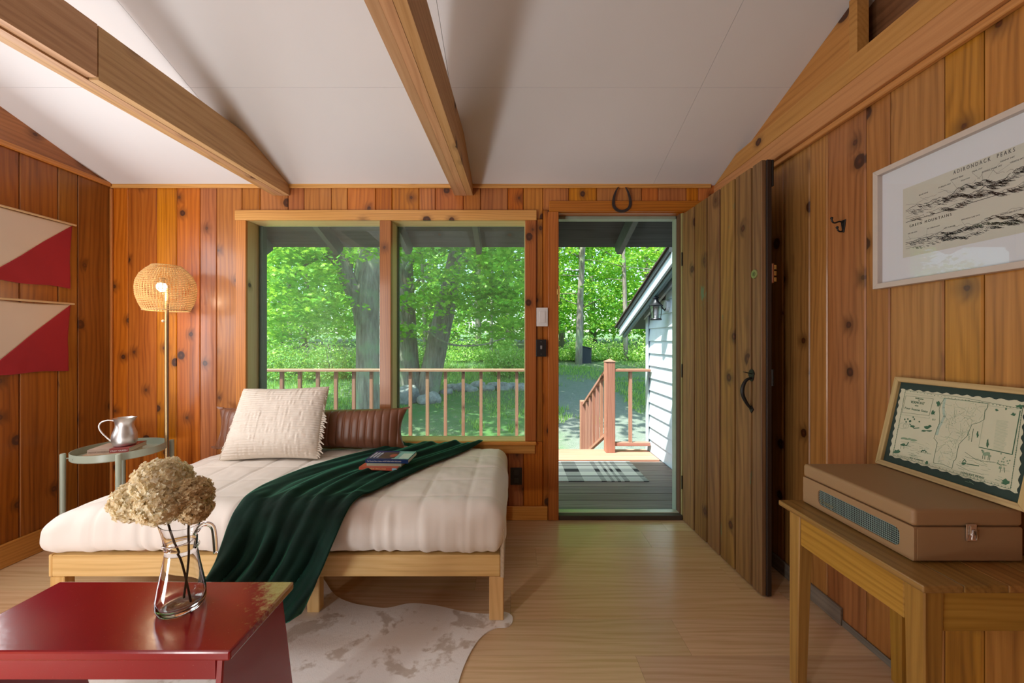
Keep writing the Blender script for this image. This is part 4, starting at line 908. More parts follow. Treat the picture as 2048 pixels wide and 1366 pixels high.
MB().tube(sm([tuple(jc+d_*r_+Vector((0,0,z))) for r_, z in hp], 8), .0042, 8).build('handle', PEW, t, smooth=60)
# --- floor lamp
RAT = plain('woven_rattan', (.62,.42,.19), .7, nscale=90, var=.25)
lc = Vector((-2.165,2.405,0)); zc = fz(577, lc.y)
t = thing('floor_lamp', 'slim brass floor lamp with a woven rattan dome shade', 'lamp', lc); OFF[t] = lc.copy()
POLE = plain('brushed_sand_metal', (.46,.31,.15), .35, metal=.7)
MB().lathe([(0,0),(.11,0),(.11,.012),(.02,.02),(0,.02)], tuple(lc), 40).build('base', POLE, t, smooth=30)
MB().tube([(lc.x,lc.y,.018),(lc.x,lc.y,zc+.02)], .0105, 14).build('pole', POLE, t, smooth=60)
MB().tube([(lc.x+.016,lc.y-.01,.03),(lc.x+.017,lc.y-.01,zc-.1)], .0022, 6).build('cord', plain('dark_cord',(.03,.015,.01),.6), t)
def rr_(z):  # shade radius over height, -1..1
    return .148*float(np.interp(z,[-1,-.7,-.35,0,.3,.6,.85,1],[.76,.885,.98,1,.965,.85,.66,.5]))
hz = .138; rib = MB()
for k in range(52):
    a = 2*math.pi*k/52
    for tw in (0, .12):
        rib.tube([(lc.x+rr_(s)*math.cos(a+tw*s),lc.y+rr_(s)*math.sin(a+tw*s),zc+s*hz) for s in (-1,-.7,-.35,0,.3,.6,.85,1)], .0013, 4, cap=False)
rib.build('woven_strands', RAT, t, kind='stuff')
ring = MB(); 
for k in range(26):
    s = -1+2*k/25; r_ = rr_(s)+.0015; r0_ = .0014 if 0 < k < 25 else .0035
    ring.tube([(lc.x+r_*math.cos(a),lc.y+r_*math.sin(a),zc+s*hz) for a in [2*math.pi*j/36 for j in range(37)]], r0_, 4, cap=False)
ring.build('woven_rings', RAT, t, kind='stuff')
MB().lathe([(rr_(1)-.001,zc+hz),(.03,zc+hz+.001),(.03,zc+hz-.001),(rr_(1)-.001,zc+hz-.002)], (lc.x,lc.y,0), 30).build('top_mesh', RAT, t) if False else None
bm_ = T('bulb_glow'); e_ = bm_.n('Emission', {'Color':(1,.80,.5),'Strength':14.}); bm_.nt.links.new(e_, bm_.out.inputs[0])
MB().ball((lc.x,lc.y-.035,zc+.005),(.026,.026,.03),16,12).build('bulb', bm_.m, t, smooth=180)
MB().tube([(lc.x,lc.y-.035,zc+.03),(lc.x,lc.y-.035,zc+.062)], .014, 12).build('bulb_socket', POLE, t, smooth=50)
MB().tube([(lc.x+.0,lc.y,zc+.055),(lc.x,lc.y-.035,zc+.058)], .006, 8).build('lamp_arm', POLE, t, smooth=50)
MB().tube([(lc.x+.022,lc.y-.05,zc+.03),(lc.x+.022,lc.y-.05,fz(639,lc.y-.05))], .0012, 5).build('pull_chain', BRASS, t)
MB().ball((lc.x+.022,lc.y-.05,fz(642,lc.y-.05)),.008,12,8).build('pull_bead', plain('wood_bead',(.8,.62,.45),.5), t, smooth=180)
l = lamp('lamp_light','POINT',(lc.x,lc.y-.035,zc-.045),(0,0,-1),2.6,(1,.78,.52),(.03,))
# --- flags on the left wall
def flagmat(name, a, b):
    return cloth(name, a, b, wscale=700, sheen=.05, bstr=.25)
WFL = flagmat('unbleached_flag_cotton', (.62,.52,.42), (.52,.43,.34)); RFL = flagmat('crimson_flag_cotton', (.33,.008,.014), (.25,.006,.011))
def flag(label, y0, y1, ztl, zbl, sag, sd, ztr=None):
    """y1 is the corner near the window; white upper left triangle, red lower right"""
    t = thing('signal_flag', label, 'flag', (XL+.02,(y0+y1)/2,ztl)); OFF[t] = Vector((XL+.02,(y0+y1)/2,ztl)); n = 60
    ztr = ztr if ztr is not None else ztl
    def P(u, v):   # u 0..1 along y, v 0 top..1 bottom
        zt = ztl+(ztr-ztl)*u-.010*math.sin(v*0+u*math.pi)*(1-v)*sag
        z = zt+(zbl-zt)*v+.004*math.sin(u*9+sd)*v
        y = y0+(y1-y0)*u-.012*u*math.sin(v*3.1)*.6-.012*v*u
        w = .0045*float(vnoise(np.array(u*3+v*4+sd),np.array(v*2-u*3+5),sd))+.0016*float(vnoise(np.array(u*7+v*9),np.array(v*6-u*4+9),sd+1))
        return (XL+.004+w*(.35+v), y, z)
    W = MB(); Rr = MB()
    for i in range(n):
        for j in range(n):
            a,b,c,d = P(i/n,j/n),P((i+1)/n,j/n),P((i+1)/n,(j+1)/n),P(i/n,(j+1)/n)
            s = i+j
            if s < n-1: W.add([a,b,c,d],[(0,1,2,3)])
            elif s > n-1: Rr.add([a,b,c,d],[(0,1,2,3)])
            else: W.add([a,b,d],[(0,1,2)]); Rr.add([b,c,d],[(0,1,2)])
    for M_, nm, mm in ((W,'white_half',WFL),(Rr,'red_half',RFL)):
        o = M_.build(nm, mm, t)
        bm = bmesh.new(); bm.from_mesh(o.data); bmesh.ops.remove_doubles(bm, verts=bm.verts, dist=1e-5); bmesh.ops.recalc_face_normals(bm, faces=bm.faces); bm.to_mesh(o.data); bm.free()
        for p in o.data.polygons: p.use_smooth = True
        md = o.modifiers.new('solid','SOLIDIFY'); md.thickness = .0012
    MB().tube([(XL+.013,y0-.015,ztl+.004),(XL+.013,y1+.012,ztr+.004)], .006, 8).build('hanging_rod', plain('pale_dowel',(.55,.38,.2),.5) if sd == 1 else bpy.data.materials['pale_dowel'], t, smooth=50)
    return t
flag('upper red and cream signal flag on the left wall', 1.955, 2.355, H+.712, H+.334-.01, .4, 1)
flag('lower red and cream signal flag on the left wall', 1.94, 2.345, H+.222, H-.175, 1.0, 2, H+.226)
# --- cowhide rug
out = [(640,1152),(668,1190),(700,1207),(740,1215),(775,1218),(820,1209),(870,1213),(930,1226),(975,1230),(1008,1226),(1024,1234),(1024,1248),(1012,1256),(990,1258),(965,1274),(945,1300),(928,1335),(916,1372),(905,1430),(860,1480),(780,1500),(690,1560),(560,1560),(420,1500),(300,1480),(150,1500),(60,1440),(90,1380),(180,1340),(260,1290),(330,1250),(420,1220),(500,1190),(560,1150),(600,1130)]
pts = [((px-1024)*(H*K/(py-683))/K, H*K/(py-683)) for px,py in out]
pp = [Vector((a,b,0)) for a,b in pts]; cl_ = [pp[-1]]+pp+[pp[0],pp[1]]; ring_ = []
for i in range(1, len(pp)+1):
    for k in range(5):
        s = k/5; a,b,c,d = cl_[i-1],cl_[i],cl_[i+1],cl_[i+2] if i+2 < len(cl_) else cl_[2]
        ring_.append(.5*((2*b)+(c-a)*s+(2*a-5*b+4*c-d)*s*s+(3*b-a-3*c+d)*s**3))
bm = bmesh.new(); vs = [bm.verts.new((p.x,p.y,.006)) for p in ring_]; f = bm.faces.new(vs)
r_ = bmesh.ops.extrude_face_region(bm, geom=[f]); 
for v in [g for g in r_['geom'] if isinstance(g, bmesh.types.BMVert)]: v.co.z = .001
bmesh.ops.recalc_face_normals(bm, faces=bm.faces)
me = bpy.data.meshes.new('cowhide_rug'); bm.to_mesh(me); bm.free()
t_ = T('cowhide'); c = t_.n('TexCoord', out=3)
n0 = t_.noise(t_.V('MULTIPLY', c, (1,1.25,1)), 6.5, 3, .55, .6); n1 = t_.noise(c, 26, 4, .65); n2 = t_.noise(t_.V('MULTIPLY', c, (900,140,1)), 1, 2)
sc = t_.M('ADD', t_.M('MULTIPLY', n0, .75), t_.M('MULTIPLY', n1, .25)); 
hid = t_.mix(n2, (.86,.83,.81), (.95,.93,.90)); hid = t_.mix(t_.M('MULTIPLY', t_.smooth(sc,.53,.61), .6), hid, (.40,.29,.19)); hid = t_.mix(t_.M('MULTIPLY', t_.smooth(n1,.6,.72), .3), hid, (.5,.36,.24))
HIDE = t_.bsdf(hid, .9, bump=t_.M('ADD', n2, t_.noise(c, 40, 3)), bstr=.5, bdist=.003, sheen=.2); me.materials.append(HIDE)
o = bpy.data.objects.new('cowhide_rug', me); COL.objects.link(o); tag(o, 'white and tan cowhide rug under the corner of the bed and the red bench', 'rug')
# --- red bench
t_ = T('glossy_red_paint'); c = t_.n('TexCoord', out=3); n0 = t_.noise(c, 5, 3); n1 = t_.noise(c, 220, 3, .7); n2 = t_.noise(c, 45, 2)
sp2 = t_.n('SeparateXYZ', {0:c}, out=None)
red = t_.mix(n0, (.29,.004,.012), (.24,.0035,.010)); fleck = t_.M('MULTIPLY', t_.smooth(n1,.69,.74), .45); red = t_.mix(fleck, red, (.55,.22,.2))
RED = t_.bsdf(red, .22, bump=t_.M('ADD', n0, t_.M('MULTIPLY', n2, .25)), bstr=.22, bdist=.004, coat=.4)
t_ = T('worn_red_paint_top'); c = t_.n('TexCoord', out=3); n0 = t_.noise(c, 5, 3); n1 = t_.noise(c, 220, 3, .7); n2 = t_.noise(c, 45, 2)
sp2 = t_.n('SeparateXYZ', {0:c}, out=None)
red = t_.mix(n0, (.29,.004,.012), (.24,.0035,.010)); red = t_.mix(t_.M('MULTIPLY', t_.smooth(n1,.69,.74), .45), red, (.55,.22,.2))
e1 = t_.M('ADD', t_.M('MULTIPLY', t_.M('SUBTRACT', sp2.outputs[0], .255), 5.), t_.M('MULTIPLY', t_.M('SUBTRACT', sp2.outputs[1], .0), 3.5))
wr_ = t_.smooth(t_.M('ADD', e1, t_.M('MULTIPLY', t_.M('SUBTRACT', t_.noise(c, 60, 4, .7), .5), 1.5)), .35, .8)
red = t_.mix(wr_, red, t_.mix(t_.noise(c, 150, 2), (.52,.34,.16), (.36,.20,.08)))
REDT = t_.bsdf(red, .17, bump=t_.M('ADD', n0, t_.M('MULTIPLY', n2, .25)), bstr=.25, bdist=.004, coat=.5)
zt = .45; bc = Vector((-1.05,1.065,0))
t = thing('bench', 'small glossy red painted bench with worn top corner, in front of the bed', 'bench', bc); OFF[t] = bc.copy()
bx('top', REDT, t, -1.418,-.684,.930,1.204,zt-.024,zt, bevel=.005, seg=2)
bx('front_apron', RED, t, -1.37,-.730,.947,.962,zt-.085,zt-.0245, bevel=.003)
bx('back_apron', RED, t, -1.37,-.730,1.172,1.187,zt-.085,zt-.0245, bevel=.003)
for x0,x1 in ((-.729,-.711),(-1.389,-1.371)):
    MB().prism([(.946,zt-.0245),(1.188,zt-.0245),(1.262,0),(1.12,0),(1.07,.11),(1.02,.11),(.98,0),(.905,0)], lambda u,v,d: (d,u,v), x0, x1).build('leg_panel', RED, t, bevel=.003)
# --- glass pitcher
vc = Vector((-.936,1.085,zt+.0005))
GL = T('clear_glass'); GL = GL.bsdf((.97,.985,1), .01, extra={'Transmission Weight':1.,'IOR':1.45})
t = thing('glass_pitcher', 'clear glass pitcher holding dried hydrangeas on the red bench', 'pitcher', vc); OFF[t] = vc.copy()
outp = [(.0,0),(.046,0),(.053,.004),(.057,.018),(.0565,.04),(.051,.075),(.043,.12),(.0375,.155),(.0365,.17),(.038,.173),(.0365,.176),(.0372,.20),(.0405,.222),(.0435,.238)]
inp = [(.0412,.238),(.0382,.222),(.0348,.20),(.0342,.17),(.0352,.155),(.0405,.12),(.0485,.075),(.054,.04),(.054,.022),(.049,.012),(.02,.010),(0,.011)]
m = MB(); m.lathe(outp+inp, tuple(vc), 56)
for i,(x,y,z) in enumerate(m.v):
    h_ = z-vc.z
    if h_ > .17: a = math.atan2(y-vc.y, x-vc.x); k = max(0,-math.cos(a-.3))**4*(h_-.17)/.07; m.v[i] = (x-.012*k, y-.003*k, z+.010*k-.006*max(0,math.cos(a)))
m.build('body', GL.m if hasattr(GL,'m') else GL, t, smooth=60)
sp3 = [(vc.x+.0395*math.cos(a),vc.y+.0395*math.sin(a),vc.z+.168+.026*(a/6.283)) for a in [2*math.pi*k/40 for k in range(41)]]
MB().tube(sp3, .0022, 8).build('spiral_ring', GL, t, smooth=180)
hd = Vector((1,.12,0)).normalized()
MB().tube(sm([tuple(vc+hd*r_+Vector((0,0,z))) for r_, z in [(.036,.205),(.05,.226),(.068,.232),(.082,.222),(.087,.195),(.089,.165),(.090,.148)]], 8), .0062, 12).build('handle', GL, t, smooth=180)
# --- dried hydrangeas
def petalmat(name, a, b, c):
    t = T(name); g = t.n('NewGeometry', out=None); col = t.ramp(g.outputs['Random Per Island'], [(0,a),(.5,b),(1,c)])
    d = t.n('BsdfDiffuse', {'Color':col}); tr = t.n('BsdfTranslucent', {'Color':col}); s = t.n('MixShader', {0:.45,1:d,2:tr}); t.nt.links.new(s, t.out.inputs[0]); return t.m
STEM = plain('dry_stem', (.11,.065,.045), .8)
def floret(P, nrm, size):
    """four petals round each centre: each petal a bent diamond"""
    N = len(P); r = np.random.normal(size=(N,3)); u = np.cross(nrm, r); u /= np.linalg.norm(u,axis=1,keepdims=True); w = np.cross(nrm, u); Vs = []
    for k in range(4):
        a = math.pi/2*k; d = u*math.cos(a)+w*math.sin(a); e = -u*math.sin(a)+w*math.cos(a); s = (size*rnd(N,.75,1.2))[:,None]
        lift = rnd(N,-.25,.55)[:,None]
        Vs.append(np.stack([P, P+(d*.55+e*.48+nrm*(.28+lift*.3))*s, P+(d*1.12+nrm*lift)*s, P+(d*.55-e*.48+nrm*(.28+lift*.3))*s], 1))
    V = np.concatenate(Vs, 1).reshape(-1,3)
    i = np.arange(len(V)//4)*4; F = np.concatenate([np.stack([i,i+1,i+2],-1), np.stack([i,i+2,i+3],-1)]); return V, F
def bloom(label, lobes, n, size, mat, stem):
    b0 = Vector(stem[-1]); t = thing('hydrangea_bloom', label, 'flower', b0, group=None)
    MB().tube(sm([tuple(Vector(p)-b0) for p in stem], 8), .0028, 7).build('stem', STEM, t, smooth=180)
    Ps = []; Ns = []
    for (c, r, wgt) in lobes:
        k = int(n*wgt); d = np.random.normal(size=(k,3)); d /= np.linalg.norm(d,axis=1,keepdims=True)
        rad_ = rnd(k,.80,1.04)*(1+.08*np.sin(d[:,0]*9)*np.sin(d[:,2]*8+1)); P = np.array(c)+d*rad_[:,None]*np.array(r); Ps.append(P); Ns.append(d+np.random.normal(size=(k,3))*.28)
    P = np.concatenate(Ps); Nn = np.concatenate(Ns); Nn /= np.linalg.norm(Nn,axis=1,keepdims=True)
    V, F = floret(P-np.array(b0), Nn, size); npmesh('florets', V, F, mat, t, 'stuff')
    tw = MB()
    for c, r, _ in lobes:
        for k in range(10):
            d = Vector(np.random.normal(size=3).tolist()).normalized(); tw.tube([tuple(Vector(stem[0])-b0), tuple(Vector(c)-b0-Vector((0,0,r[2]*.4))), tuple(Vector(c)-b0+Vector((d.x*r[0],d.y*r[1],d.z*r[2]))*.85)], .0009, 4)
    tw.build('twigs', STEM, t, kind='stuff')
    return t
def vp(px, py, d): return ((px-1024)*d/K, d, H+(683-py)*d/K)
C_A = petalmat('cream_petal', (.97,.93,.76), (.95,.86,.62), (.84,.68,.42)); C_B = petalmat('tan_petal', (.92,.80,.56), (.82,.66,.40), (.66,.48,.27))
bloom('large cream dried hydrangea head leaning left out of the glass pitcher',
      [(vp(325,965,1.09),(.066,.066,.064),.36),(vp(282,1000,1.08),(.066,.06,.052),.34),(vp(325,1008,1.06),(.058,.055,.050),.30)], 3600, .0088, C_A,
      [vp(330,1012,1.08),vp(340,1060,1.08),vp(365,1130,1.08),(vc.x+.028,vc.y,vc.z+.014)])
bloom('smaller tan dried hydrangea head on the right of the glass pitcher',
      [(vp(384,992,1.10),(.046,.05,.050),.6),(vp(392,1018,1.09),(.036,.04,.036),.4)], 1700, .0076, C_B,
      [vp(380,1010,1.1),vp(377,1060,1.09),vp(377,1120,1.08),(vc.x+.012,vc.y-.005,vc.z+.03)])
# ================================================================ plank door, standing open
ang = math.atan2(-.775, .032)
t = thing('plank_door', 'dark weathered plank door with green paint traces, standing open into the room', 'door', (1.143,2.572,.006), (0,0,ang))
edges = [0,.152,.298,.43,.565,.695,.776]; ZT = H+.854-.006
for i,(a,b) in enumerate(zip(edges[:-1],edges[1:])):
    MB().hexa([(a+.008,0,0),(b-.008,0,0),(b-.006,.020,0),(a+.006,.020,0),(a+.008,0,ZT),(b-.008,0,ZT),(b-.006,.020,ZT),(a+.006,.020,ZT)]).build('door_board', DOORW, t, bevel=.002)
bx('back_panel', wood('door_back_dark', (.012,.006,.004), (.02,.01,.006), (.035,.015,.008), knots=.1, rough=.6), t, 0,.776,.0202,.044,.0,ZT, bevel=.002)
IRON = plain('black_iron', (.03,.028,.026), .45, metal=.7, nscale=80, var=.3)
def zr(r): return H+r-.006
hx = .700
hn = MB().prism([(hx+.022*math.cos(a)*(1 if math.sin(a)>0 else .8),zr(-.165)+.030*math.sin(a)) for a in [2*math.pi*k/20 for k in range(20)]], lambda u,v,d:(u,d,v), -.004, .0).build('handle_plate', IRON, t, smooth=40)
MB().prism([(hx-.016,zr(-.33)),(hx,zr(-.312)),(hx+.016,zr(-.33)),(hx,zr(-.350))], lambda u,v,d:(u,d,v), -.006, .0).build('handle_foot', IRON, t, bevel=.001)
MB().tube(sm([(hx,-.004,zr(-.178)),(hx,-.030,zr(-.190)),(hx,-.047,zr(-.225)),(hx,-.046,zr(-.262)),(hx,-.026,zr(-.302)),(hx,-.005,zr(-.328))],10), [.006]+[.0085]*0+list(np.interp(np.linspace(0,1,25),[0,.45,1],[.006,.010,.006])), 10).build('grip', IRON, t, smooth=60)
MB().hexa([(hx-.008,-.04,zr(-.150)),(hx+.008,-.04,zr(-.150)),(hx+.006,-.001,zr(-.161)),(hx-.006,-.001,zr(-.161)),(hx-.008,-.04,zr(-.147)),(hx+.008,-.04,zr(-.147)),(hx+.006,-.001,zr(-.157)),(hx-.006,-.001,zr(-.157))]).build('thumb_latch', IRON, t)
BR2 = plain('aged_brass', (.42,.38,.20), .35, metal=.8, nscale=60, var=.2)
m = MB(); m.tube([(.722,-.006,zr(.325)),(.722,.001,zr(.325))], [.021,.023], 28); dl = m.build('deadbolt_cylinder', BR2, t, smooth=40)
m = MB(); m.tube([(.722,-.008,zr(.325)),(.722,-.0062,zr(.325))], .011, 20); m.build('lock_plug', plain('lock_plug_brass',(.25,.24,.12),.4,metal=.8), dl, smooth=40)
bx('key_slot', BPL, dl, .7212,.7228,-.0085,-.0081,zr(.319),zr(.331))
rl = bx('rim_lock', DOORE, t, .70,.7745,.0445,.058,zr(.275),zr(.368), bevel=.003)
for zc_ in (.350,.321,.292):
    MB().tube([(.762,.066,zr(zc_-.010)),(.762,.066,zr(zc_+.010))], .0095, 14).build('brass_knuckle', BRASS, rl, smooth=40)
bx('inner_latch', IRON, t, .735,.775,.0445,.056,zr(-.21),zr(-.13), bevel=.002)
bx('edge_bracket', IRON, t, .763,.7775,.0445,.053,zr(.73),zr(.853), bevel=.001)
for zc_ in (.25,1.0,1.75):
    MB().tube([(-.004,-.001,zc_-.045),(-.004,-.001,zc_+.045)], .0045, 10).build('hinge_barrel', IRON, t, smooth=40)
# ---------------------------------------------------------------- side table on the right
ZB = .6237
t = thing('wooden_table', 'small old pine table with tapered legs against the right wall', 'table', (1.18,1.15,0)); OFF[t] = Vector(t.location)
xs = [.973,1.070,1.176,1.283,1.386]
for a,b in zip(xs[:-1],xs[1:]): bx('top_board', TABY, t, a+.0007,b-.0007,.907,1.402,ZB-.018,ZB, bevel=.003, seg=2)
def leg(x0,x1,y0,y1,ix,iy):
    tp = .013
    MB().hexa([(x0+(tp if ix<0 else 0),y0+(tp if iy<0 else 0),0),(x1-(tp if ix>0 else 0),y0+(tp if iy<0 else 0),0),(x1-(tp if ix>0 else 0),y1-(tp if iy>0 else 0),0),(x0+(tp if ix<0 else 0),y1-(tp if iy>0 else 0),0),
               (x0,y0,ZB-.0185),(x1,y0,ZB-.0185),(x1,y1,ZB-.0185),(x0,y1,ZB-.0185)]).build('leg', TABZ, t, bevel=.003)
for x0,ix in ((.985,1),(1.332,-1)):
    for y0,iy in ((.916,1),(1.313,-1)): leg(x0,x0+.049,y0,y0+.05,ix,iy)
TABR = wood('old_varnished_pine_apron', (.20,.09,.014), (.37,.19,.028), (.47,.26,.05), axis='Y', knots=.15, ringf=80, rough=.42, spread=.08)
bx('apron', TABR, t, .9875,1.005,.9665,1.3125,.505,ZB-.0185, bevel=.002); bx('apron', TABR, t, 1.361,1.3785,.9665,1.3125,.505,ZB-.0185, bevel=.002)
bx('apron', TABX, t, 1.0345,1.3315,.922,.94,.505,ZB-.0185, bevel=.002); bx('apron', TABX, t, 1.0345,1.3315,1.34,1.358,.505,ZB-.0185, bevel=.002)
# --- portable record player
CASE = T('tan_leatherette'); c = CASE.n('TexCoord', out=3); n_ = CASE.n('TexVoronoi', {'Vector':c,'Scale':900.}, out=0)
CASE = CASE.bsdf(CASE.mix(CASE.noise(c,3,2), (.34,.205,.10), (.31,.185,.088)), .55, bump=n_, bstr=.15, bdist=.0004)
rx, ry, rz_ = (1.048,1.335), (1.0,1.382), ZB+.004
t = thing('record_player', 'closed tan suitcase record player on the pine table', 'record player', (1.19,1.19,ZB)); OFF[t] = Vector(t.location)
V,F,N = rbox(rx[0]+.006,rx[1],ry[0],ry[1],rz_,rz_+.0895,.006,.03); body = arrobj('case_body', V, F, CASE, t)
V,F,N = rbox(rx[0],rx[1],ry[0],ry[1],rz_+.0905,rz_+.136,.010,.02); arrobj('case_lid', V, F, CASE, t)
for x in (rx[0]+.03,rx[1]-.03):
    for y in (ry[0]+.03,ry[1]-.03): MB().lathe([(0,0),(.008,0),(.009,.0045),(0,.0045)],(x,y,ZB),14).build('foot', BPL, t)
gy0,gy1,gz0,gz1 = 1.038,1.314,.646,.697
def rrect(y0,y1,z0,z1,r,k=6): return [(cy+r*math.cos(a),cz+r*math.sin(a)) for cy,cz,a0 in ((y1-r,z1-r,0),(y0+r,z1-r,90),(y0+r,z0+r,180),(y1-r,z0+r,270)) for a in [math.radians(a0+90*i/k) for i in range(k+1)]]
I_ = rrect(gy0,gy1,gz0,gz1,.016); O_ = rrect(ry[0]+.0005,ry[1]-.0005,rz_+.0005,rz_+.0895,.004); n = len(I_)
m = MB(); x0_, x1_ = rx[0], rx[0]+.0095
vs = [(x0_,y,z) for y,z in O_]+[(x0_,y,z) for y,z in I_]+[(x1_,y,z) for y,z in O_]+[(x1_,y,z) for y,z in I_]; fs = []
for i in range(n):
    j = (i+1)%n; fs += [(i,j,n+j,n+i),(2*n+i,3*n+i,3*n+j,2*n+j),(i,2*n+i,2*n+j,j),(n+i,n+j,3*n+j,3*n+i)]
m.add(vs, fs); m.build('speaker_surround', CASE, t, bevel=.0015, seg=2)
gp = MB().prism(rrect(gy0-.001,gy1+.001,gz0-.001,gz1+.001,.016), lambda u,v,d:(d,u,v), rx[0]+.0055, rx[0]+.0058).build('speaker_cloth', BPL, t)
SILV = plain('teal_silver_wire', (.42,.55,.52), .35, metal=.5)
wires = MB(); k = gy0+.003
def inside(y): 
    r=.016; dy = max(0, r-(y-gy0), r-(gy1-y)); return r-math.sqrt(max(0,r*r-dy*dy))
while k < gy1-.001:
    i_ = inside(k); wires.box(rx[0]+.0032,rx[0]+.0042,k-.0006,k+.0006,gz0+i_,gz1-i_); k += .0058
k = gz0+.003
while k < gz1: wires.box(rx[0]+.0022,rx[0]+.0031,gy0+.001,gy1-.001,k-.0006,k+.0006); k += .0058
wires.build('speaker_grille', SILV, t, kind='stuff')
txt('Crosley', .019, plain('gilt_script',(.5,.45,.25),.3,metal=.8), t, frame3((rx[0]+.0018-1.19,1.309-1.19,.660-ZB),(0,-1,0),(0,0,1)), shear=.35, sx=.9, ex=.0004)
CHR = plain('chrome', (.75,.75,.75), .12, metal=1)
lt_ = bx('latch', CHR, t, 1.180,1.206,ry[0]-.006,ry[0]-.0005,.683,.728, bevel=.002, seg=2)
MB().tube([(1.187,ry[0]-.010,.690),(1.187,ry[0]-.012,.715),(1.199,ry[0]-.012,.715),(1.199,ry[0]-.010,.690)], .0018, 6).build('clasp_loop', CHR, lt_, smooth=60)
bx('clasp_tongue', CHR, lt_, 1.186,1.200,ry[0]-.009,ry[0]-.0062,.70,.724, bevel=.001)
# ---------------------------------------------------------------- framed map leaning on the wall
def ribbon(m, pts, w, z, fn=None):
    for (a,b),(c,d) in zip(pts[:-1],pts[1:]):
        L = math.hypot(c-a,d-b)
        if L < 1e-6: continue
        nx, ny = -(d-b)/L*w/2, (c-a)/L*w/2; ex_, ey_ = (c-a)/L*w*.3, (d-b)/L*w*.3
        m.add([(a-ex_+nx,b-ey_+ny,z),(a-ex_-nx,b-ey_-ny,z),(c+ex_-nx,d+ey_-ny,z),(c+ex_+nx,d+ey_+ny,z)],[(0,1,2,3)])
sl = .225; O = Vector((1.317,1.376,rz_+.1368)); U_ = Vector((0,-1,0)); V_ = Vector((math.sin(sl),0,math.cos(sl))); W__ = U_.cross(V_)
R3 = Matrix(((U_.x,V_.x,W__.x),(U_.y,V_.y,W__.y),(U_.z,V_.z,W__.z)))
t = thing('framed_map', 'framed green and cream illustrated state map leaning on the record player', 'picture', O, R3.to_euler())
FRW = wood('map_frame_oak', (.34,.20,.07), (.50,.33,.13), (.60,.42,.19), axis='X', knots=0, ringf=140, rough=.5, coat=0, spread=.05)
FRV = wood('map_frame_oak_upright', (.34,.20,.07), (.50,.33,.13), (.60,.42,.19), axis='Y', knots=0, ringf=140, rough=.5, coat=0, spread=.05)
MW, MH, fwid = .402, .317, .017
def mitre(W_, H_, f, z0, z1, mx, my, par):
    for nm_, p in (('b',[(0,0),(W_,0),(W_-f,f),(f,f)]),('t',[(f,H_-f),(W_-f,H_-f),(W_,H_),(0,H_)]),('l',[(0,0),(f,f),(f,H_-f),(0,H_)]),('r',[(W_-f,f),(W_,0),(W_,H_),(W_-f,H_-f)])):
        MB().prism(p, lambda u,v,d:(u,v,d), z0, z1).build('frame_side', mx if nm_ in 'bt' else my, par, bevel=.001)
mitre(MW, MH, fwid, .0, .016, FRW, FRV, t)
bx('backing_mat', plain('dark_green_mat',(.022,.045,.036),.8), t, fwid-.001,MW-fwid+.001,fwid-.001,MH-fwid+.001,.003,.005)
def mp(cx, cy):
    px, py = 1760+cx/5.059, 750+cy/5.059; d = Vector(((px-1024)/K,1,(683-py)/K)); o = Vector((0,0,H))
    s = (O+W__*.0065-o).dot(W__)/d.dot(W__); p = o+d*s-O; return p.dot(U_), p.dot(V_)
random.seed(11)
def deckle(a, b, n): 
    out = []
    for i in range(n):
        f = i/n; w = .0022*math.sin(f*n*1.25)*1.0+random.uniform(-.0006,.0006); dx, dy = b[0]-a[0], b[1]-a[1]; L = math.hypot(dx,dy)
        out.append((a[0]+dx*f-dy/L*w, a[1]+dy*f+dx/L*w))
    return out
TLp, TRp, BRp, BLp = mp(212,140), mp(1462,268), mp(1392,1195), mp(92,815)
pap = deckle(BLp,BRp,60)+deckle(BRp,TRp,44)+deckle(TRp,TLp,60)+deckle(TLp,BLp,44)
MAPP = plain('aged_map_paper', (.60,.59,.43), .8, nscale=14, var=.06)
MB().prism(pap, lambda u,v,d:(u,v,d), .0055, .0062).build('map_sheet', MAPP, t)
INKG = plain('dark_green_ink', (.05,.14,.075), .8, var=.02); INKL = plain('pale_green_ink', (.24,.34,.22), .8, var=.02); WAT = plain('pale_teal_wash', (.42,.53,.43), .8, var=.02)
g1, g2 = MB(), MB()
def P_(L): return [mp(*q) for q in L]
outl = [(655,235),(850,256),(1095,288),(1085,335),(1062,362),(1055,450),(1000,482),(930,500),(905,560),(884,615),(842,655),(800,700),(785,760),(768,850),(745,872),(728,945),(640,905),(540,890),(548,835),(580,685),(560,655),(545,640),(560,600),(578,540),(600,490),(604,400),(598,345),(618,290),(655,235)]
ribbon(g1, P_(outl), .0011, .0067)
wat = MB(); wp = P_([(655,240),(640,330),(650,420),(622,480),(590,540),(575,600)]); ribbon(wat, wp, .007, .0064); wat.build('map_lake', WAT, t)
bd = [(258,155),(850,230),(1442,345),(1320,1155),(730,985),(130,810),(258,155)]
ribbon(g1, P_(bd), .0010, .0067)
bd2 = [(262,185),(540,222)],[(600,232),(1100,292)],[(1100,310),(1400,352)],[(1300,1130),(735,960),(160,800)]
for b_ in bd2: ribbon(g2, P_(b_), .0006, .0066)
for i in range(34):     # border ornaments
    for (a,b) in (((258,160),(1440,345)),((130,800),(1320,1150)),((255,170),(132,800)),((1440,350),(1322,1150))):
        f = (i+.5)/34; x, y = mp(a[0]+(b[0]-a[0])*f, a[1]+(b[1]-a[1])*f); r = random.uniform(.0008,.0017); g1.add([(x-r,y-r*.6,.0068),(x+r,y-r*.3,.0068),(x+r*.4,y+r,.0068),(x-r*.5,y+r*.8,.0068)],[(0,1,2,3)])
ribbon(g1, P_([(262,210),(540,242),(497,412),(225,378),(262,210)]), .0008, .0067)
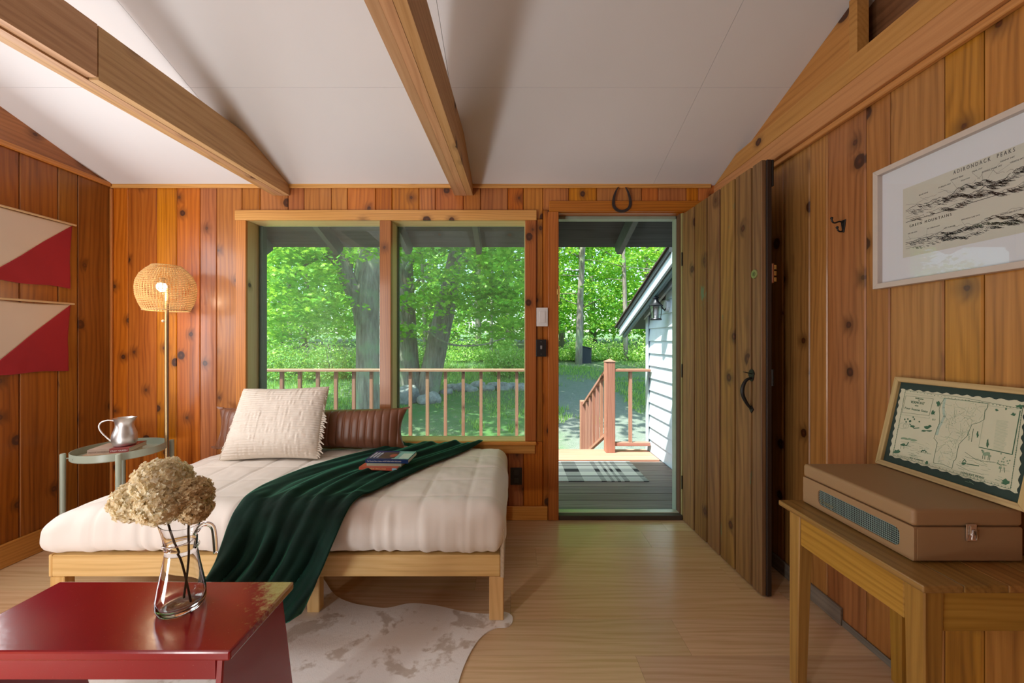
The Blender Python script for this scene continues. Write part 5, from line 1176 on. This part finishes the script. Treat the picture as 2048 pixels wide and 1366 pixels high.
ribbon(g2, P_([(210,400),(500,440),(505,425)]), .0006, .0067)
ribbon(g2, P_([(1000,720),(1060,380),(1100,310)]), .0006, .0067)
ribbon(g1, P_([(1002,730),(1338,805),(1420,362)]), .0022, .0067)
def poly_in(x, y, L):
    c = False; j = len(L)-1
    for i in range(len(L)):
        if (L[i][1] > y) != (L[j][1] > y) and x < (L[j][0]-L[i][0])*(y-L[i][1])/(L[j][1]-L[i][1])+L[i][0]: c = not c
        j = i
    return c
for k in range(120):    # roads and county lines inside the state
    x, y = random.uniform(560,1080), random.uniform(250,930)
    if not poly_in(x,y,outl): continue
    pl = [(x,y)]; a = random.choice((0,1.57,.8,2.4))+random.gauss(0,.3)
    for s in range(random.randint(3,8)):
        a += random.gauss(0,.45); nx_, ny_ = pl[-1][0]+22*math.cos(a), pl[-1][1]+22*math.sin(a)
        if not poly_in(nx_,ny_,outl): break
        pl.append((nx_,ny_))
    if len(pl) > 1: ribbon(g2, P_(pl), .00045, .0066)
def blot(cx, cy, rx_, ry_, n=9, m=None, jag=.35):
    (m or g1).add([(*mp(cx+rx_*math.cos(a)*random.uniform(1-jag,1+jag), cy+ry_*math.sin(a)*random.uniform(1-jag,1+jag)), .0068) for a in [2*math.pi*k/n for k in range(n)]], [tuple(range(n))])
for k in range(60):
    x, y = random.uniform(560,1080), random.uniform(260,930)
    if poly_in(x,y,outl): blot(x,y,3,3,5)
ribbon(g2, P_([(230+36*math.cos(a),515+30*math.sin(a)) for a in [2*math.pi*k/18 for k in range(19)]]), .0007, .0067)   # snowshoe ring
ribbon(g1, P_([(262+28*math.cos(a),516+24*math.sin(a)) for a in [2*math.pi*k/18 for k in range(19)]]), .0006, .0067)
blot(330,520,26,10); ribbon(g1, P_([(300,495),(345,540),(395,535)]), .003, .0067)                   # pheasant
for q in ((470,530,30,16),(440,565,26,8),(500,565,34,7),(505,520,16,12)): blot(*q)                  # sleigh
for k in range(9): blot(random.uniform(235,425), random.uniform(425,475), 8, 10, 6)
for q in ((240,640,36,10),(290,650,50,9),(340,662,30,10)): blot(*q, m=g2)
blot(232,705,24,13); ribbon(g1, P_([(250,712),(268,716),(278,698),(290,682)]), .0028, .0067); ribbon(g1, P_([(215,712),(205,745)]), .001, .0067); ribbon(g1, P_([(245,715),(240,748)]), .001, .0067)   # deer
for k in range(34):   # hill strokes left, farm strokes right
    x, y = random.uniform(190,470), random.uniform(670,835); ribbon(random.choice((g1,g2)), P_([(x,y),(x+random.uniform(30,80),y+random.uniform(4,22))]), .0006, .0067)
for k in range(48):
    x, y = random.uniform(790,1230), random.uniform(800,1090); y = max(y, 790+(x-790)*.22+20); ribbon(random.choice((g1,g2)), P_([(x,y),(x+random.uniform(25,90),y+random.uniform(6,26))]), .0006, .0067)
for x in range(420,470,11): blot(x, 770+random.uniform(-8,8), 7, 8, 6)
ribbon(g1, P_([(775,905),(900,970),(1050,1010)]), .0008, .0067); ribbon(g1, P_([(860,780),(960,850),(1050,880)]), .0009, .0067)
for q in ((1075,800,34,20),(1045,775,12,20),(1110,822,14,12)): blot(*q, jag=.5, m=g2)
for x,y in ((1040,825),(1062,830),(1095,838),(1112,842)): ribbon(g1, P_([(x,y-10),(x-2,y+22)]), .0012, .0067)   # horse
ribbon(g1, P_([(1032,760),(1050,800),(1110,815)]), .003, .0067)
blot(850,895,22,14); ribbon(g1, P_([(835,880),(855,855),(872,878)]), .002, .0067); ribbon(g1, P_([(880,900),(1000,920)]), .0025, .0067)
for k in range(16): blot(1235+random.gauss(0,30), 890+random.gauss(0,34), 10, 8, 6, g2)
ribbon(g1, P_([(1222,930),(1215,985)]), .0012, .0067); ribbon(g1, P_([(1255,930),(1262,985)]), .0012, .0067)
for q in ((165,775,30,20),(1415,315,34,20),(1268,1085,46,26),(590,290,16,34),(540,380,16,26),(1180,355,22,10),(1275,345,12,14),(1350,400,22,14),(1090,680,12,40),(985,610,12,34)): blot(*q, n=13, jag=.55)
for k in range(26): ribbon(g2, P_([(1180-k*1.5,455+k*12),(1310-k*1.5-random.uniform(0,30),472+k*12)]), .0005, .0067)
for k in range(26): x, y = random.uniform(880,900), 560+k*4; ribbon(g2, P_([(x,y),(x+14,y+2)]), .0006, .0067)
ribbon(g1, P_([(945,545),(925,675)]), .0012, .0067)
blot(475,890,15,18,10); 
g1.build('map_ink', INKG, t, kind='stuff'); g2.build('map_light_ink', INKL, t, kind='stuff')
def mtxt(s, a, b, size, mat=INKG, sx=None):
    (x0,y0),(x1,y1) = mp(*a), mp(*b); u = Vector((x1-x0,y1-y0,0)); L = u.length; v = Vector((-u.y,u.x,0))
    o = txt(s, size, mat, t, Matrix.Identity(4), sx=1); w = max(p.co.x for p in o.data.vertices); o.data.transform(Matrix.Diagonal((L/w,1,1,1))); o.data.transform(frame3((x0,y0,.0066),u,v)); return o
mtxt('Welcome', (355,235), (440,245), .0075); mtxt('to', (388,258), (402,260), .005); mtxt('VERMONT', (310,272), (452,292), .0125)
mtxt('the', (352,308), (388,312), .008); mtxt('Four Season State', (250,332), (483,372), .0105); mtxt('LOVELIEST VIEWS!', (818,985), (1052,1045), .0085)
mtxt('WAY TO VERMONT', (300,835), (440,872), .006); mtxt('N Y', (528,450), (560,458), .0095, INKL)
# ---------------------------------------------------------------- framed print on the right wall
Y0_, Y1_, Z0_, Z1_ = .615, 1.457, H+.198, H+.641
O = Vector((XR-.0005, Y1_, Z0_)); U_ = Vector((0,-1,0)); V_ = Vector((0,0,1)); W__ = U_.cross(V_)
R3 = Matrix(((U_.x,V_.x,W__.x),(U_.y,V_.y,W__.y),(U_.z,V_.z,W__.z)))
t = thing('framed_print', 'large pale-framed print of mountain peaks under glass on the right wall', 'picture', O, R3.to_euler())
PALEF = plain('whitewashed_maple_frame', (.56,.48,.42), .5, nscale=30, var=.06)
FW, FH = Y1_-Y0_, Z1_-Z0_
mitre(FW, FH, .019, .0, .030, PALEF, PALEF, t)
bx('mat_board', plain('white_mat_board',(.66,.69,.74),.8,var=.01), t, .018,FW-.018,.018,FH-.018,.009,.0108)
zz = .0115
def wp_(px, py):
    d = (XR-.012)*K/(px-1024); return Y1_-d, H+(683-py)*d/K-Z0_
tl, bl = wp_(1806,379), wp_(1807,516); px0 = tl[0]; pz0, pz1 = bl[1], tl[1]
bx('print_sheet', plain('beige_print_paper',(.56,.56,.49),.8,var=.02), t, px0,FW-.09,pz0,pz1,.0109,zz)
zz += .0004; INKP = plain('black_drawing_ink',(.03,.03,.03),.8,var=.02); INK2 = plain('grey_drawing_ink',(.2,.2,.19),.8,var=.02)
k1, k2 = MB(), MB()
ribbon(k1, [wp_(1812,445),(FW-.10, wp_(1812,445)[1])], .0016, zz)
rs = np.random.RandomState(4)
def ridge(y0, amp, f, ph, x0=px0+.01, x1=FW-.105, n=150):
    out = []
    for i in range(n):
        x = x0+(x1-x0)*i/(n-1); v = abs(math.sin(x*f+ph))*.5+.3*math.sin(x*f*2.7+ph*2)+.2*math.sin(x*f*6.1+ph)+.10*math.sin(x*f*17)
        env = math.exp(-((x-(x0+.26))/.2)**2)*1.0+.35
        out.append((x, y0+amp*env*max(-.1,v)))
    return out
zl = wp_(1812,445)[1]; zg = pz0+.022
for base_, A_ in ((zl,1.0),(zg,.62)):
    Rg = [ridge(base_+.006+k*.012*A_, .020*A_, 9+2.3*k, 1.3*k+A_*3) for k in range(5)]
    for q, L in enumerate(Rg):
        i = 0
        while i < len(L)-1:
            n_ = rs.randint(4,18); ribbon(k1 if q in (0,2,3) else k2, L[i:i+n_+1], .0014 if q in (2,3) else .0008, zz); i += n_+rs.randint(0,3)
    for q in (0,2,3):     # hatching on the shaded slopes
        L = Rg[q]
        for i in range(2, len(L)-2):
            slope = L[i+1][1]-L[i-1][1]
            for s in range(6):
                if rs.rand() < (.95 if slope < .0002 else .35)*(1 if 25 < i < 110 else .35):
                    x, y = L[i]; x += rs.rand()*.004; y -= rs.rand()*.010*A_; ln_ = rs.uniform(.004,.011)*A_
                    ribbon(k1, [(x,y),(x+ln_*.7,y-ln_*.6),(x+ln_*1.5,y-ln_*.8)], .0008, zz)
def wtxt(s, a, b, size, mat=INK2, lead=None):
    (x0,y0),(x1,_) = wp_(*a), wp_(*b); o = txt(s, size, mat, t, Matrix.Identity(4)); w = max(p.co.x for p in o.data.vertices)
    o.data.transform(Matrix.Diagonal(((x1-x0)/w,1,1,1))); o.data.transform(Matrix.Translation((x0,y0,zz)))
    if lead: ribbon(k2, [wp_(*q) for q in lead], .0006, zz)
wtxt('A D I R O N D A C K     P E A K S', (1907,346), (2030,303), .0165, plain('mid_grey_ink',(.10,.10,.10),.8))
wtxt('G R E E N   M O U N T A I N S', (1819,453), (1903,430), .0125, INKP)
wtxt('BLUE MTN', (1838,391), (1856,387), .006, INK2, [(1841,395),(1856,401)])
wtxt('PHELPS MT', (1877,376), (1902,369), .006, INK2, [(1882,379),(1902,383)])
wtxt('WRIGHT PEAK', (1901,361), (1927,353), .006, INK2, [(1903,362),(1914,376)])
wtxt('FOX MT', (1922,362), (1940,356), .006)
wtxt('DIAL MT', (1944,344), (1965,338), .006, INK2, [(1945,346),(1960,358)])
wtxt('ROCKY PEAK MT', (1964,345), (2004,333), .006, INK2, [(1964,347),(1966,362)])
wtxt('GIANT MT', (2000,324), (2030,314), .006, INK2, [(2000,326),(1988,338),(1976,356)])
wtxt('GREEN MT', (2020,326), (2048,314), .006, INK2, [(2020,328),(1992,348)])
wtxt('MT ELLEN', (1816,468), (1834,465), .0055, INK2, [(1817,472),(1822,480)])
wtxt('MT ABRAHAM', (1854,458), (1879,454), .0055, INK2, [(1854,460),(1853,474)])
wtxt('MT FULLER', (1888,457), (1911,453), .0055)
wtxt('BREADLOAF MT', (1923,440), (1960,432), .006, INK2, [(1924,443),(1936,458)])
wtxt('MIDDLEBURY MT', (2000,430), (2046,419), .006, INK2, [(2001,432),(2026,443)])
k1.build('ink_drawing', INKP, t, kind='stuff'); k2.build('fine_ink_lines', INK2, t, kind='stuff')
g = T('picture_glass'); fr = g.M('MULTIPLY_ADD', g.M('POWER', g.n('LayerWeight', {'Blend':.5}, out=1), 5.), .9, .045); o_ = g.n('MixShader', {0:g.M('MULTIPLY', fr, .9, clamp=True), 1:g.n('BsdfTransparent', {'Color':(1,1,1)}), 2:g.n('BsdfGlossy', {'Color':(1,1,1),'Roughness':.0})}); g.nt.links.new(o_, g.out.inputs[0])
MB().add([(.0185,.0185,.0195),(FW-.0185,.0185,.0195),(FW-.0185,FH-.0185,.0195),(.0185,FH-.0185,.0195)],[(0,1,2,3)]).build('glass', g.m, t)
# ---------------------------------------------------------------- coat hook and horseshoe
hy, hz_ = 1.617, H+.49
t = thing('coat_hook', 'black double coat hook screwed to the right wall', 'hook', (XR,hy,hz_)); OFF[t] = Vector((XR,hy,hz_))
MB().prism([(hy-.012,hz_+.022),(hy+.012,hz_+.022),(hy+.008,hz_-.005),(hy+.003,hz_-.030),(hy-.003,hz_-.030),(hy-.008,hz_-.005)], lambda u,v,d:(d,u,v), XR-.005, XR-.0003).build('back_plate', IRON, t, bevel=.001)
MB().tube(sm([(XR-.004,hy,hz_+.012),(XR-.020,hy,hz_+.016),(XR-.038,hy,hz_+.010),(XR-.048,hy,hz_+.014),(XR-.052,hy,hz_+.028)],10), .0032, 8).build('upper_arm', IRON, t, smooth=60)
MB().tube(sm([(XR-.004,hy,hz_-.022),(XR-.014,hy,hz_-.027),(XR-.025,hy,hz_-.022),(XR-.029,hy,hz_-.010)],10), .003, 8).build('lower_arm', IRON, t, smooth=60)
for p in ((XR-.052,hy,hz_+.030),(XR-.029,hy,hz_-.009)): MB().ball(p,.0055,10,8).build('hook_tip', IRON, t, smooth=180)
hc = Vector((fx(1244,2.56),2.562,0)); zt_, zb_ = fz(372,2.56), fz(425,2.56)
t = thing('horseshoe', 'rusty dark horseshoe hung open end up over the doorway', 'horseshoe', (hc.x,2.57,zb_)); OFF[t] = Vector((hc.x,2.57,zb_))
def hs(rw, rh, top): return [(hc.x+rw*math.cos(a)*(1-.20*max(0,math.sin(a))**2)*(1 if math.sin(a)<=0 else 1), (zb_+.062)+ (rh*math.sin(a) if math.sin(a)<0 else top*math.sin(a))) for a in [math.radians(d_) for d_ in range(118,423,7)]]
o1 = hs(.066,.062,.125); i1 = hs(.048,.043,.125); n = len(o1)
m = MB(); y0_, y1_ = 2.560, 2.568
m.add([(x,y0_,z) for x,z in o1]+[(x,y0_,z) for x,z in i1]+[(x,y1_,z) for x,z in o1]+[(x,y1_,z) for x,z in i1],
      [(i,i+1,n+i+1,n+i) for i in range(n-1)]+[(2*n+i,3*n+i,3*n+i+1,2*n+i+1) for i in range(n-1)]+[(i,2*n+i,2*n+i+1,i+1) for i in range(n-1)]+[(n+i,n+i+1,3*n+i+1,3*n+i) for i in range(n-1)]+[(0,n,3*n,2*n),(n-1,2*n-1+0,4*n-1,3*n-1)])
m.build('shoe', plain('rusty_iron',(.045,.032,.028),.7,metal=.4,nscale=60,var=.5), t, bevel=.0015)
for a in (200,235,305,340):
    x = hc.x+.057*math.cos(math.radians(a)); z = zb_+.062+.053*math.sin(math.radians(a)); MB().tube([(x,2.5585,z),(x,2.569,z)], .003, 6).build('nail', IRON, t)
